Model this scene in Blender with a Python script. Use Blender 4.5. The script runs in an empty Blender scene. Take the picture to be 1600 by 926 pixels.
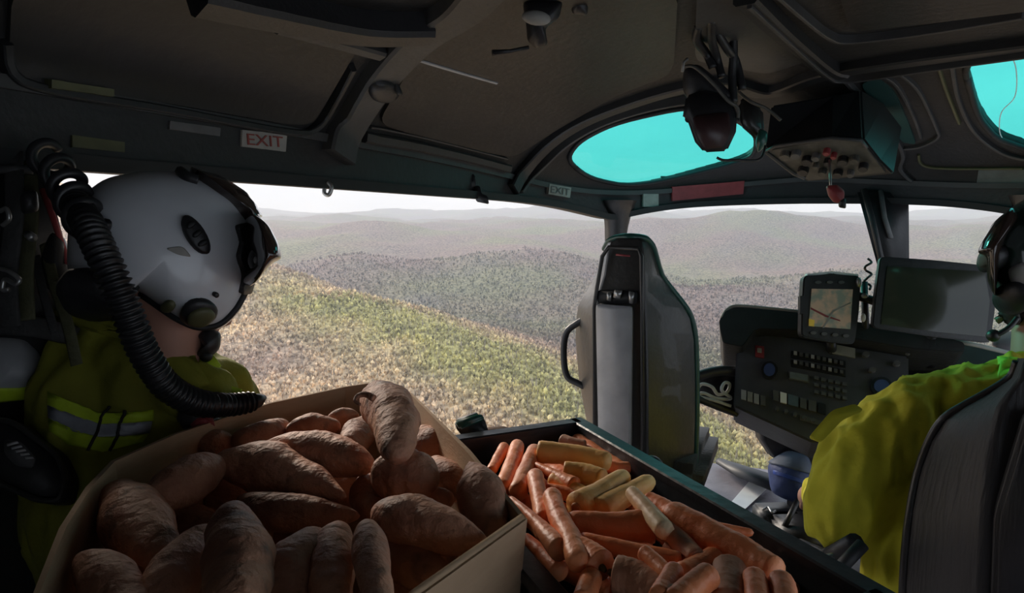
import bpy, bmesh, math, random
from mathutils import Vector, Matrix, noise
from mathutils.bvhtree import BVHTree
random.seed(7)
sc = bpy.context.scene
COL = sc.collection
V = Vector
# ------------------------------------------------------------------ camera
F = 1000.0                      # focal length in pixels of the 1600 x 926 frame
ZC = 1.08                       # camera height above the cabin floor
YAW, PITCH = math.radians(24.2), math.radians(-6.7)
CAM = V((0, 0, ZC))
cam_d = bpy.data.cameras.new('camera')
cam_d.sensor_width = 36; cam_d.lens = 36 * F / 1600
cam_d.clip_start = 0.02; cam_d.clip_end = 60000
cam = bpy.data.objects.new('camera', cam_d); COL.objects.link(cam)
cam.location = CAM; cam.rotation_euler = (math.pi / 2 + PITCH, 0, YAW)
sc.camera = cam
# ------------------------------------------------------------------ sky, light, exposure
SKY = 1.0
world = bpy.data.worlds.new('overcast_sky'); sc.world = world; world.use_nodes = True
wn = world.node_tree.nodes; wl = world.node_tree.links; wn.clear()
wo = wn.new('ShaderNodeOutputWorld'); wb = wn.new('ShaderNodeBackground')
wt = wn.new('ShaderNodeTexCoord'); wm = wn.new('ShaderNodeMapping'); wm.inputs['Scale'].default_value = (2, 2, 7)
wz = wn.new('ShaderNodeTexNoise'); wz.inputs['Scale'].default_value = 2.2; wz.inputs['Detail'].default_value = 5
wr = wn.new('ShaderNodeValToRGB')
wr.color_ramp.elements[0].position = .3; wr.color_ramp.elements[0].color = (.56, .62, .73, 1)
wr.color_ramp.elements[1].position = .7; wr.color_ramp.elements[1].color = (.74, .79, .87, 1)
wl.new(wt.outputs['Generated'], wm.inputs['Vector']); wl.new(wm.outputs['Vector'], wz.inputs['Vector'])
wl.new(wz.outputs['Fac'], wr.inputs['Fac']); wl.new(wr.outputs['Color'], wb.inputs['Color'])
wb.inputs['Strength'].default_value = SKY
wl.new(wb.outputs['Background'], wo.inputs['Surface'])
# low hazy sun that reaches in through the open left door
SUN_AZ, SUN_EL = math.radians(-57), math.radians(21)
sun_d = bpy.data.lights.new('hazy_sun', 'SUN'); sun_d.energy = 2.1; sun_d.angle = math.radians(12); sun_d.color = (1, .90, .78)
sun = bpy.data.objects.new('hazy_sun', sun_d); COL.objects.link(sun); sun.location = (-8, 6, 6)
sun.rotation_euler = V((math.sin(SUN_AZ) * math.cos(SUN_EL), math.cos(SUN_AZ) * math.cos(SUN_EL), math.sin(SUN_EL))).to_track_quat('Z', 'Y').to_euler()
vs = sc.view_settings
vs.view_transform = 'Standard'; vs.look = 'None'; vs.gamma = 1; vs.use_curve_mapping = False
vs.exposure = 0.68
sc.cycles.max_bounces = 8; sc.cycles.diffuse_bounces = 5; sc.cycles.transparent_max_bounces = 12
sc.cycles.volume_bounces = 2

# ------------------------------------------------------------------ projection helpers
FW = V((-math.sin(YAW) * math.cos(PITCH), math.cos(YAW) * math.cos(PITCH), math.sin(PITCH)))
RT = V((math.cos(YAW), math.sin(YAW), 0)); UP = RT.cross(FW)
def ray(px, py): return FW + RT * ((px - 800) / F) - UP * ((py - 463) / F)
def P(px, py, d): return CAM + ray(px, py) * d
def PZ(px, py, z):
    r = ray(px, py); return CAM + r * ((z - ZC) / r.z)
def PN(px, py, p0, n):
    r = ray(px, py); return CAM + r * ((p0 - CAM).dot(n) / r.dot(n))
def PY(px, py, y): return PN(px, py, V((0, y, 0)), V((0, 1, 0)))
def pix(p):
    q = p - CAM; d = q.dot(FW)
    return (800 + F * q.dot(RT) / d, 463 - F * q.dot(UP) / d, d)
def lerp(a, b, t): return a + (b - a) * t

# ------------------------------------------------------------------ materials (all procedural)
MATS = {}
def mat(name, col, rough=.6, col2=None, scale=12, metal=0, bump=0, bscale=None, detail=4, spec=.5, emit=None, lo=.35, hi=.65, stretch=None, coat=0, rnd=0):
    if name in MATS: return MATS[name]
    m = bpy.data.materials.new(name); m.use_nodes = True
    nt = m.node_tree; n = nt.nodes; l = nt.links; b = n['Principled BSDF']
    tc = n.new('ShaderNodeTexCoord'); mp = n.new('ShaderNodeMapping')
    if stretch: mp.inputs['Scale'].default_value = stretch
    l.new(tc.outputs['Object'], mp.inputs['Vector'])
    nz = n.new('ShaderNodeTexNoise'); nz.inputs['Scale'].default_value = scale; nz.inputs['Detail'].default_value = detail
    l.new(mp.outputs['Vector'], nz.inputs['Vector'])
    rp = n.new('ShaderNodeValToRGB'); e = rp.color_ramp.elements
    if col2 is None: col2 = tuple(c * .78 for c in col)
    e[0].position = lo; e[0].color = (*col2, 1); e[1].position = hi; e[1].color = (*col, 1)
    l.new(nz.outputs['Fac'], rp.inputs['Fac'])
    out = rp.outputs['Color']
    if rnd:
        oi = n.new('ShaderNodeObjectInfo'); mr = n.new('ShaderNodeMapRange')
        mr.inputs['To Min'].default_value = 1 - rnd; mr.inputs['To Max'].default_value = 1 + rnd
        l.new(oi.outputs['Random'], mr.inputs['Value'])
        hs = n.new('ShaderNodeHueSaturation'); l.new(mr.outputs['Result'], hs.inputs['Value'])
        l.new(out, hs.inputs['Color']); out = hs.outputs['Color']
    l.new(out, b.inputs['Base Color'])
    b.inputs['Roughness'].default_value = rough; b.inputs['Metallic'].default_value = metal
    b.inputs['Specular IOR Level'].default_value = spec; b.inputs['Coat Weight'].default_value = coat
    if emit:
        l.new(out, b.inputs['Emission Color']); b.inputs['Emission Strength'].default_value = emit
    if bump:
        nb = n.new('ShaderNodeTexNoise'); nb.inputs['Scale'].default_value = bscale or scale * 3; nb.inputs['Detail'].default_value = 5
        l.new(mp.outputs['Vector'], nb.inputs['Vector'])
        bp = n.new('ShaderNodeBump'); bp.inputs['Strength'].default_value = bump; bp.inputs['Distance'].default_value = .01
        l.new(nb.outputs['Fac'], bp.inputs['Height']); l.new(bp.outputs['Normal'], b.inputs['Normal'])
    MATS[name] = m; return m
def glass(name, tint, gloss=.06):
    m = bpy.data.materials.new(name); m.use_nodes = True; n = m.node_tree.nodes; l = m.node_tree.links; n.clear()
    o = n.new('ShaderNodeOutputMaterial'); mx = n.new('ShaderNodeMixShader'); mx.inputs[0].default_value = gloss
    t = n.new('ShaderNodeBsdfTransparent'); g = n.new('ShaderNodeBsdfGlossy'); g.inputs['Roughness'].default_value = .03
    nz = n.new('ShaderNodeTexNoise'); nz.inputs['Scale'].default_value = 3
    rp = n.new('ShaderNodeValToRGB'); rp.color_ramp.elements[0].color = (*[c * .97 for c in tint], 1); rp.color_ramp.elements[1].color = (*tint, 1)
    l.new(nz.outputs['Fac'], rp.inputs['Fac']); l.new(rp.outputs['Color'], t.inputs['Color'])
    l.new(t.outputs[0], mx.inputs[1]); l.new(g.outputs[0], mx.inputs[2]); l.new(mx.outputs[0], o.inputs['Surface'])
    MATS[name] = m; return m
M_liner = mat('roof_liner', (.032, .031, .030), .55, spec=.25, scale=5, bump=.25, bscale=60)
M_panel = mat('roof_panel', (.030, .029, .028), .36, spec=.25, scale=4, bump=.15, bscale=40)
M_beam = mat('beam_paint', (.058, .058, .058), .5, scale=8, bump=.15, bscale=50)
M_dark = mat('black_plastic', (.022, .022, .024), .45, scale=20, bump=.1, bscale=90)
M_header = mat('header_trim', (.022, .023, .024), .5, scale=9, bump=.15, bscale=60)
M_rubber = mat('rubber_seal', (.012, .013, .014), .6, scale=30)
M_grey = mat('grey_plastic', (.42, .42, .43), .5, scale=14, bump=.08, bscale=80)
M_floor = mat('cabin_floor', (.30, .28, .32), .7, scale=10, bump=.2, bscale=60)
M_metal = mat('worn_metal', (.45, .45, .44), .35, scale=30, metal=.8)
M_white = mat('white_print', (.92, .92, .92), .5, (.85, .85, .86), scale=20)
M_offw = mat('aged_placard', (.34, .33, .30), .6, scale=25)
M_greyl = mat('grey_placard', (.12, .12, .12), .6, scale=25)
M_olive_pl = mat('olive_strip', (.10, .10, .045), .55, scale=25)
M_red = mat('red_print', (.30, .045, .05), .5, scale=30)
M_redtxt = mat('dark_red_letters', (.25, .05, .04), .6, scale=30)
M_blackp = mat('black_print', (.02, .02, .02), .6, scale=30)
M_card = mat('cardboard', (.52, .36, .225), .85, (.44, .295, .18), scale=7, bump=.12, bscale=90, stretch=(1, 1, 4))
M_crate = mat('crate_plastic', (.028, .035, .042), .32, scale=18, bump=.08, bscale=60)
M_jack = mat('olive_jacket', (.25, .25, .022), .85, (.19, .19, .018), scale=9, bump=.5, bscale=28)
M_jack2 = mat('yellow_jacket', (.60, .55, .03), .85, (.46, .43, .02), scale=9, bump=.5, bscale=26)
M_hiviz = mat('fluorescent_tape', (.50, .68, .03), .6, scale=40)
M_lime = mat('lime_patch', (.42, .85, .06), .6, scale=40)
M_refl = mat('silver_tape', (.33, .35, .40), .4, scale=60, metal=.2)
M_helm = mat('white_helmet', (.66, .69, .72), .26, (.56, .58, .61), scale=7, coat=.3)
M_visor = mat('dark_visor', (.035, .022, .018), .12, scale=6, coat=.6)
M_skin = mat('skin', (.42, .22, .155), .6, (.43, .22, .16), scale=12)
M_hose = mat('black_hose', (.018, .018, .020), .4, scale=30)
M_shell = mat('seat_shell', (.032, .031, .029), .38, scale=9, bump=.12, bscale=70, coat=.15)
M_piping = mat('seat_piping', (.02, .10, .08), .3, scale=20)
M_leather = mat('seat_cover', (.028, .026, .027), .5, scale=16, bump=.3, bscale=90, stretch=(1, 1, .1))
M_cons = mat('console_face', (.075, .078, .09), .5, scale=14, bump=.1, bscale=60)
M_glare = mat('glareshield', (.022, .022, .022), .7, scale=25, bump=.2, bscale=90)
M_blue = mat('blue_fabric', (.03, .06, .20), .6, scale=14, bump=.3, bscale=40)
M_bluei = mat('blue_dial', (.06, .09, .22), .4, scale=40)
M_scr = mat('map_screen', (.36, .26, .18), .3, (.16, .19, .15), scale=30, emit=.10, detail=8, lo=.42, hi=.58)
M_tab = mat('tablet_glass', (.040, .043, .030), .08, scale=3, spec=.6)
M_strap = mat('webbing', (.05, .05, .05), .7, scale=40, bump=.3, bscale=120)
M_strapo = mat('olive_webbing', (.10, .10, .05), .7, scale=40, bump=.3, bscale=120)
M_brownc = mat('brown_paper', (.20, .12, .085), .85, scale=12, bump=.3)
M_cable = mat('white_cable', (.6, .6, .58), .5, scale=40)
M_plasticbag = mat('cloudy_plastic', (.32, .33, .35), .4, (.22, .23, .24), scale=6, bump=.3, bscale=20)
M_helm2 = mat('dark_green_helmet', (.025, .055, .045), .25, scale=9, coat=.5)
M_oplast = mat('overhead_panel', (.11, .105, .09), .5, (.05, .05, .045), scale=22)
W_clear = glass('windshield_glass', (.97, .98, .98), .02)
W_teal = glass('teal_tinted_glass', (.11, .74, .66), .03)

def potato_mat():
    m = mat('sweet_potato_skin', (.68, .36, .225), .65, (.40, .165, .10), scale=16, bump=.8, bscale=55, detail=7, rnd=.18, stretch=None)
    nt = m.node_tree; n = nt.nodes; l = nt.links; b = n['Principled BSDF']
    src = b.inputs['Base Color'].links[0].from_socket
    tc = n.new('ShaderNodeTexCoord'); wv = n.new('ShaderNodeTexNoise'); wv.inputs['Scale'].default_value = 26; wv.inputs['Detail'].default_value = 6
    oi = n.new('ShaderNodeObjectInfo'); add = n.new('ShaderNodeVectorMath'); add.operation = 'ADD'
    l.new(tc.outputs['Object'], add.inputs[0]); l.new(oi.outputs['Location'], add.inputs[1]); l.new(add.outputs[0], wv.inputs['Vector'])
    rp = n.new('ShaderNodeValToRGB'); rp.color_ramp.elements[0].position = .56; rp.color_ramp.elements[0].color = (0, 0, 0, 1)
    rp.color_ramp.elements[1].position = .70; rp.color_ramp.elements[1].color = (.75, .75, .75, 1)
    l.new(wv.outputs['Fac'], rp.inputs['Fac'])
    mx = n.new('ShaderNodeMixRGB'); mx.inputs['Color2'].default_value = (.10, .075, .06, 1)
    l.new(rp.outputs['Color'], mx.inputs['Fac']); l.new(src, mx.inputs['Color1']); l.new(mx.outputs['Color'], b.inputs['Base Color'])
    return m
M_pot = potato_mat()
M_car = mat('carrot_skin', (.98, .38, .17), .45, (.88, .25, .09), scale=14, bump=.4, bscale=45, rnd=.14, detail=6)
M_cary = mat('pale_lit_carrot_skin', (1.0, .66, .24), .5, (.95, .48, .14), scale=14, bump=.3, bscale=45, rnd=.1)  # yellower carrot tone, with the strong light on them put into the colour
M_carw = mat('whitish_carrot_skin', (.92, .74, .46), .5, (.86, .50, .24), scale=14, bump=.3, bscale=45)
M_card2 = mat('dusty_carrot_skin', (.62, .31, .19), .6, (.42, .22, .14), scale=16, bump=.4, bscale=45, rnd=.1)
M_crown = mat('carrot_crown', (.20, .17, .06), .7, (.10, .09, .03), scale=60)
M_cut = mat('carrot_cut_end', (.75, .36, .14), .6, scale=60)

# ------------------------------------------------------------------ object helpers
ORG = {}
def link(o, parent=None):
    COL.objects.link(o)
    if parent is not None: o.parent = parent
    return o
def tag(o, label=None, cat=None, group=None, kind=None):
    if label: o['label'] = label
    if cat: o['category'] = cat
    if group: o['group'] = group
    if kind: o['kind'] = kind
    return o
def thing(name, label, cat, loc, group=None):
    o = bpy.data.objects.new(name, None); o.empty_display_size = .05
    o.location = loc; link(o); ORG[o.name] = V(loc)
    return tag(o, label, cat, group)
def obj(name, vf, m, parent=None, smooth=True, base=False):
    verts, faces = vf[0], vf[1]
    verts = [V(v) for v in verts]
    if parent is not None: org = ORG[parent.name]
    elif base:
        c = sum(verts, V()) / len(verts); org = V((c.x, c.y, min(v.z for v in verts)))
    else: org = V((0, 0, 0))
    me = bpy.data.meshes.new(name); me.from_pydata([v - org for v in verts], [], faces); me.update()
    if smooth: me.polygons.foreach_set('use_smooth', [True] * len(me.polygons))
    me.materials.append(m)
    o = bpy.data.objects.new(name, me); link(o, parent)
    if parent is None: o.location = org
    ORG[o.name] = org
    return o
def solidify(o, t, off=-1):
    s = o.modifiers.new('thickness', 'SOLIDIFY'); s.thickness = t; s.offset = off; return o
def split_sharp(o, ang=40):
    me = o.data
    bm = bmesh.new(); bm.from_mesh(me); bmesh.ops.recalc_face_normals(bm, faces=bm.faces)
    for e in bm.edges:
        if len(e.link_faces) == 2 and e.calc_face_angle(0) > math.radians(ang): e.smooth = False
    bm.to_mesh(me); bm.free(); return o
def catmull(pts, n=8):
    pts = [V(p) for p in pts]; out = []
    for i in range(len(pts) - 1):
        p0 = pts[max(i - 1, 0)]; p1 = pts[i]; p2 = pts[i + 1]; p3 = pts[min(i + 2, len(pts) - 1)]
        for k in range(n):
            t = k / n
            out.append(.5 * ((2 * p1) + (p2 - p0) * t + (2 * p0 - 5 * p1 + 4 * p2 - p3) * t * t + (3 * p1 - p0 - 3 * p2 + p3) * t ** 3))
    out.append(pts[-1]); return out
def frames(pts, ref=None):
    out = []; prev = ref
    for i, p in enumerate(pts):
        t = (pts[min(i + 1, len(pts) - 1)] - pts[max(i - 1, 0)]).normalized()
        if prev is None: prev = t.orthogonal()
        a = (prev - t * prev.dot(t))
        if a.length < 1e-6: a = t.orthogonal()
        a.normalize(); out.append((t, a, t.cross(a))); prev = a
    return out
def tube(pts, r, seg=10, flat=1.0, ref=None, cap=True):
    pts = [V(p) for p in pts]; n = len(pts)
    rs = r if isinstance(r, (list, tuple)) else [r] * n
    vs, fs = [], []
    for (t, a, b), p, q in zip(frames(pts, ref), pts, rs):
        for k in range(seg):
            th = 2 * math.pi * k / seg; vs.append(p + a * math.cos(th) * q + b * math.sin(th) * q * flat)
    for i in range(n - 1):
        for k in range(seg):
            fs.append((i * seg + k, i * seg + (k + 1) % seg, (i + 1) * seg + (k + 1) % seg, (i + 1) * seg + k))
    if cap: fs.append(tuple(range(seg))[::-1]); fs.append(tuple(range((n - 1) * seg, n * seg)))
    return vs, fs
def merge(*parts):
    vs, fs = [], []
    for v, f in parts:
        o = len(vs); vs += list(v); fs += [tuple(i + o for i in g) for g in f]
    return vs, fs
def beam(pts, w, h, normals):
    """rectangular bar swept along pts; h along the normals, w across"""
    vs, fs = [], []; n = len(pts)
    for i, p in enumerate(pts):
        t = (pts[min(i + 1, n - 1)] - pts[max(i - 1, 0)]).normalized()
        N = normals[i] if isinstance(normals, list) else normals
        s = t.cross(N).normalized(); N = s.cross(t).normalized()
        c = min(w, h) * .18
        for (x, y) in ((-w / 2, 0), (-w / 2, h - c), (-w / 2 + c, h), (w / 2 - c, h), (w / 2, h - c), (w / 2, 0)): vs.append(p + s * x + N * y)
    m = 6
    for i in range(n - 1):
        for k in range(m): fs.append((i * m + k, i * m + (k + 1) % m, (i + 1) * m + (k + 1) % m, (i + 1) * m + k))
    fs.append(tuple(range(m))[::-1]); fs.append(tuple(range((n - 1) * m, n * m)))
    return vs, fs
def prism(front, back):
    n = len(front); vs = list(front) + list(back)
    fs = [tuple(range(n)), tuple(range(2 * n - 1, n - 1, -1))]
    for i in range(n): fs.append((i, (i + 1) % n, n + (i + 1) % n, n + i))
    return vs, fs
def bevelled(vf, off, seg=2):
    bm = bmesh.new(); bv = [bm.verts.new(v) for v in vf[0]]
    for f in vf[1]:
        try: bm.faces.new([bv[i] for i in f])
        except ValueError: pass
    bmesh.ops.recalc_face_normals(bm, faces=bm.faces)
    if off:
        es = [e for e in bm.edges if len(e.link_faces) == 2 and e.calc_face_angle(0) > .5]
        bmesh.ops.bevel(bm, geom=es, offset=off, segments=seg, affect='EDGES', clamp_overlap=True)
    bm.verts.index_update()
    r = ([v.co.copy() for v in bm.verts], [tuple(v.index for v in f.verts) for f in bm.faces]); bm.free(); return r
def slab(poly, p0, n, t, bev=.003, lift=0):
    """outline in pixels laid on the plane (p0, n), thickness t away from n, bevelled"""
    n = n.normalized(); a = [PN(x, y, p0, n) + n * lift for x, y in poly]
    return bevelled(prism(a, [v - n * t for v in a]), bev)
def box(c, sx, sy, sz, rz=0, bev=.004):
    m = Matrix.Rotation(rz, 3, 'Z'); p = []
    for z in (-sz / 2, sz / 2):
        for x, y in ((-sx / 2, -sy / 2), (sx / 2, -sy / 2), (sx / 2, sy / 2), (-sx / 2, sy / 2)): p.append(V(c) + m @ V((x, y, z)))
    return bevelled(prism(p[4:], p[:4]), bev)
def ell(cx, cy, rx, ry, n=24, rot=0):
    c, s = math.cos(math.radians(rot)), math.sin(math.radians(rot)); o = []
    for k in range(n):
        a = 2 * math.pi * k / n; x, y = rx * math.cos(a), ry * math.sin(a); o.append((cx + x * c - y * s, cy + x * s + y * c))
    return o
def rect(x0, y0, x1, y1, sk=0): return [(x0, y0), (x1, y0 + sk), (x1, y1 + sk), (x0, y1)]
def round_poly(poly, n=5, f=.3):
    out = []; m = len(poly)
    for i in range(m):
        a, b, c = V((*poly[i - 1], 0)), V((*poly[i], 0)), V((*poly[(i + 1) % m], 0))
        p, q = b + (a - b) * f, b + (c - b) * f
        for k in range(n + 1):
            t = k / n; v = p * (1 - t) ** 2 + b * 2 * t * (1 - t) + q * t * t; out.append((v.x, v.y))
    return out
def resample(poly, step):
    out = []
    for i in range(len(poly)):
        a, b = poly[i], poly[(i + 1) % len(poly)]; L = math.hypot(b[0] - a[0], b[1] - a[1]); k = max(1, int(L / step))
        for j in range(k): out.append((lerp(a[0], b[0], j / k), lerp(a[1], b[1], j / k)))
    return out
def cast(bvh, px, py):
    d = ray(px, py); h = bvh.ray_cast(CAM, d.normalized(), 50)
    if h[0] is None:
        q = bvh.find_nearest(CAM + d * 1.5); return q[0], -d.normalized()
    n = h[1]
    if n.dot(d) > 0: n = -n
    return h[0], n
def decal(poly, bvh, h=.004, dome=0, rings=7, step=14, sink=.004):
    """a plate with its own thickness that follows a curved surface inside a pixel outline"""
    poly = resample(poly, step); n = len(poly)
    cx = sum(p[0] for p in poly) / n; cy = sum(p[1] for p in poly) / n
    vs, fs = [], []
    rows = [(1.0, -sink), (1.0, h)] + [(1 - k / rings, h) for k in range(1, rings)]
    for s, hh in rows:
        for x, y in poly:
            p, N = cast(bvh, cx + (x - cx) * s, cy + (y - cy) * s)
            vs.append(p + N * (hh + dome * math.sqrt(max(0, 1 - s * s))))
    p, N = cast(bvh, cx, cy); vs.append(p + N * (h + dome))
    for r in range(len(rows) - 1):
        for k in range(n): fs.append((r * n + k, r * n + (k + 1) % n, (r + 1) * n + (k + 1) % n, (r + 1) * n + k))
    last = (len(rows) - 1) * n
    for k in range(n): fs.append((last + k, last + (k + 1) % n, len(vs) - 1))
    return vs, fs
def surf_line(pts, bvh, off=0, n=6):
    pp = catmull([(x, y, 0) for x, y in pts], n); a = [cast(bvh, q.x, q.y) for q in pp]
    return [p + N * off for p, N in a], [N for p, N in a]
def bvh_of(o):
    me = o.data; L = ORG[o.name]; return BVHTree.FromPolygons([v.co + L for v in me.vertices], [tuple(p.vertices) for p in me.polygons])
def bvh_vf(*vfs):
    v, f = merge(*vfs); return BVHTree.FromPolygons(v, f)
def puff(outline, depth, half, normal=None, power=2.0, rings=9, step=12, shift=0):
    """closed rounded solid whose side profile is the outline (pixels, on a plane at depth) and whose half width is half"""
    poly = resample(outline, step); n = len(poly)
    cx = sum(p[0] for p in poly) / n; cy = sum(p[1] for p in poly) / n
    p0 = P(cx, cy, depth); c = p0
    N = normal.normalized() if normal else (CAM - p0).normalized(); rim = [PN(x, y, p0, N) for x, y in poly]
    vs, fs = [], []; rows = []
    for k in range(-rings + 1, rings):
        a = math.pi / 2 * k / rings; s = math.cos(a) ** (2 / power); rows.append(s)
        for q in rim: vs.append(c + (q - c) * s + N * half * math.copysign(abs(math.sin(a)) ** (2 / power), math.sin(a)) if k else q)
    R = len(rows)
    for r in range(R - 1):
        for k in range(n): fs.append((r * n + k, r * n + (k + 1) % n, (r + 1) * n + (k + 1) % n, (r + 1) * n + k))
    vs += [c - N * half, c + N * half]
    for k in range(n):
        fs.append((k, len(vs) - 2, (k + 1) % n)); fs.append(((R - 1) * n + k, (R - 1) * n + (k + 1) % n, len(vs) - 1))
    return vs, fs
def capsule(p, r1, q, r2, seg=16):
    p, q = V(p), V(q); t = (q - p); L = t.length
    if L < 1e-5: t = V((0, 0, 1)) * 1e-4; q = p + t
    d = t.normalized(); pts, rs = [], []
    for k in range(1, 6): a = math.pi / 2 * k / 5; pts.append(p - d * r1 * math.cos(a)); rs.append(r1 * math.sin(a))
    for k in range(0, 5): a = math.pi / 2 * k / 5; pts.append(q + d * r2 * math.sin(a)); rs.append(r2 * math.cos(a))
    return tube(pts, rs, seg)
def remesh(vf, voxel=.012, smooth=4, disp=0, dscale=.08, seed=0):
    me = bpy.data.meshes.new('temp'); me.from_pydata([V(v) for v in vf[0]], [], vf[1]); me.update()
    bm = bmesh.new(); bm.from_mesh(me); bmesh.ops.recalc_face_normals(bm, faces=bm.faces); bm.to_mesh(me); bm.free()
    o = bpy.data.objects.new('temp', me); COL.objects.link(o)
    r = o.modifiers.new('r', 'REMESH'); r.mode = 'VOXEL'; r.voxel_size = voxel
    s = o.modifiers.new('s', 'SMOOTH'); s.iterations = smooth; s.factor = .6
    dg = bpy.context.evaluated_depsgraph_get(); e = bpy.data.meshes.new_from_object(o.evaluated_get(dg))
    vs = [v.co.copy() for v in e.vertices]; ns = [v.normal.copy() for v in e.vertices]; fs = [tuple(p.vertices) for p in e.polygons]
    bpy.data.objects.remove(o); bpy.data.meshes.remove(e)
    if disp:
        for i, v in enumerate(vs):
            q = V((v.x / dscale, v.y / dscale, v.z / dscale * .28)) + V((seed, seed * 2, 0)); w = 1 - abs(noise.noise(q)) * 2
            vs[i] = v + ns[i] * disp * (w * .7 + noise.noise(q * 2.3) * .4 - .4)
    return vs, fs
def text_mesh(body, size):
    c = bpy.data.curves.new('t', 'FONT'); c.body = body; c.size = size; c.align_x = 'CENTER'; c.align_y = 'CENTER'; c.extrude = .0006
    o = bpy.data.objects.new('t', c); COL.objects.link(o); dg = bpy.context.evaluated_depsgraph_get()
    e = bpy.data.meshes.new_from_object(o.evaluated_get(dg)); vs = [v.co.copy() for v in e.vertices]; fs = [tuple(p.vertices) for p in e.polygons]
    bpy.data.objects.remove(o); bpy.data.curves.remove(c); bpy.data.meshes.remove(e); return vs, fs
def struct(o): o['kind'] = 'structure'; return o

# ================================================================== the landscape
def fbm(x, y, o=4):
    return noise.fractal(V((x, y, 3.1)), 1.0, 2.0, o)
def sstep(a, b, v): t = min(1, max(0, (v - a) / (b - a))); return t * t * (3 - 2 * t)
def ground_h(x, y):
    q = V((x, y, 0)); d = q.dot(V((-math.sin(YAW), math.cos(YAW), 0))); s = q.dot(RT)
    w = (d - (820 - 1.0 * (s + 250)))                       # distance behind the crest of the green spur
    side = 1 / (1 + math.exp((s - 190) / 60))
    crest = -84 - .11 * (s + 250)
    h = lerp(-172, crest, math.exp(-(w / (420 if w < 0 else 260)) ** 2) * side)
    h = max(h, -200) + 10 * fbm(x / 160, y / 160, 4)
    h += 165 * sstep(850, 3200, d) + 70 * fbm(x / 900 + 5, y / 900 + 2, 5) * sstep(800, 1700, d)
    h += 60 * math.exp(-((s - 80) / 260) ** 2 - ((d - 1750) / 330) ** 2)
    h += (150 + 170 * fbm(s / 1800, 7.7)) * sstep(6000, 9000, d)
    return h + 2.2 * fbm(x / 25, y / 25, 3)
def tint(x, y):
    q = V((x, y, 0)); d = q.dot(V((-math.sin(YAW), math.cos(YAW), 0))); s = q.dot(RT); w = d - (820 - 1.0 * (s + 250))
    n1, n2, n3 = fbm(x / 150, y / 150, 4), fbm(x / 420 + 9, y / 420, 4), fbm(x / 60, y / 60 + 4, 3)
    near = V((.74, .58, .37)).lerp(V((.50, .37, .29)), min(1, max(0, .5 + n1)))
    green = V((.50, .46, .18)).lerp(V((.40, .38, .18)), min(1, max(0, .5 + n3)))
    far = V((.27, .20, .175)).lerp(V((.25, .24, .15)), min(1, max(0, .3 + 1.3 * n2))).lerp(V((.24, .21, .215)), min(1, max(0, 1.2 * n1 - .25)))
    g = math.exp(-((w + 70) / 105) ** 2) * sstep(-420, -190, s) * (1 - sstep(120, 230, s)); g = min(1, max(0, g * 1.1 + (.9 * n1 + .5 * n3) * (.3 + g) - .1))
    return near.lerp(far, sstep(-30, 280, w)).lerp(green, g)
def paint(o, cols):
    a = o.data.color_attributes.new('tint', 'FLOAT_COLOR', 'POINT'); a.data.foreach_set('color', [c for q in cols for c in (q[0], q[1], q[2], 1)])
def build_ground():
    vs, fs = [], []; nr, na = 190, 200
    for i in range(nr):
        r = 60 * (11500 / 60) ** (i / (nr - 1))
        for k in range(na):
            a = math.radians(-95 + 190 * k / (na - 1)) + 0.0
            x, y = r * math.sin(a - YAW * 1.0), r * math.cos(a - YAW * 1.0)
            vs.append(V((x, y, ground_h(x, y))))
    for i in range(nr - 1):
        for k in range(na - 1): fs.append((i * na + k, i * na + k + 1, (i + 1) * na + k + 1, (i + 1) * na + k))
    return vs, fs
def forest_mat(name, trees):
    m = bpy.data.materials.new(name); m.use_nodes = True; nt = m.node_tree; n = nt.nodes; l = nt.links; b = n['Principled BSDF']
    b.inputs['Roughness'].default_value = .95; b.inputs['Specular IOR Level'].default_value = .1
    g = n.new('ShaderNodeNewGeometry')
    def nz(s, det=3):
        t = n.new('ShaderNodeTexNoise'); t.inputs['Scale'].default_value = s; t.inputs['Detail'].default_value = det; l.new(g.outputs['Position'], t.inputs['Vector']); return t.outputs['Fac']
    def ramp(f, st):
        r = n.new('ShaderNodeValToRGB'); e = r.color_ramp.elements
        for i, (p, c) in enumerate(st):
            q = e[i] if i < 2 else e.new(p)
            q.position = p; q.color = (*c, 1)
        l.new(f, r.inputs['Fac']); return r.outputs['Color']
    at = n.new('ShaderNodeVertexColor'); at.layer_name = 'tint'; big = at.outputs['Color']
    fine = ramp(nz(.16 if not trees else .22, 2), [(.30, (.30, .27, .25)), (.72, (1.45, 1.38, 1.25)), (.5, (.9, .88, .86))])
    mx = n.new('ShaderNodeMixRGB'); mx.blend_type = 'MULTIPLY'; mx.inputs['Fac'].default_value = 1
    l.new(big, mx.inputs['Color1']); l.new(fine, mx.inputs['Color2']); l.new(mx.outputs['Color'], b.inputs['Base Color'])
    MATS[name] = m; return m
M_ground = forest_mat('burnt_bush_ground', False); M_tree = forest_mat('burnt_tree_crowns', True)
gvf = build_ground()
gd = struct(obj('ground', gvf, M_ground)); paint(gd, [tint(v.x, v.y) for v in gvf[0]]); tag(gd, 'hazy brown and green bush hills seen through the door and windshield', 'hills')
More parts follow.
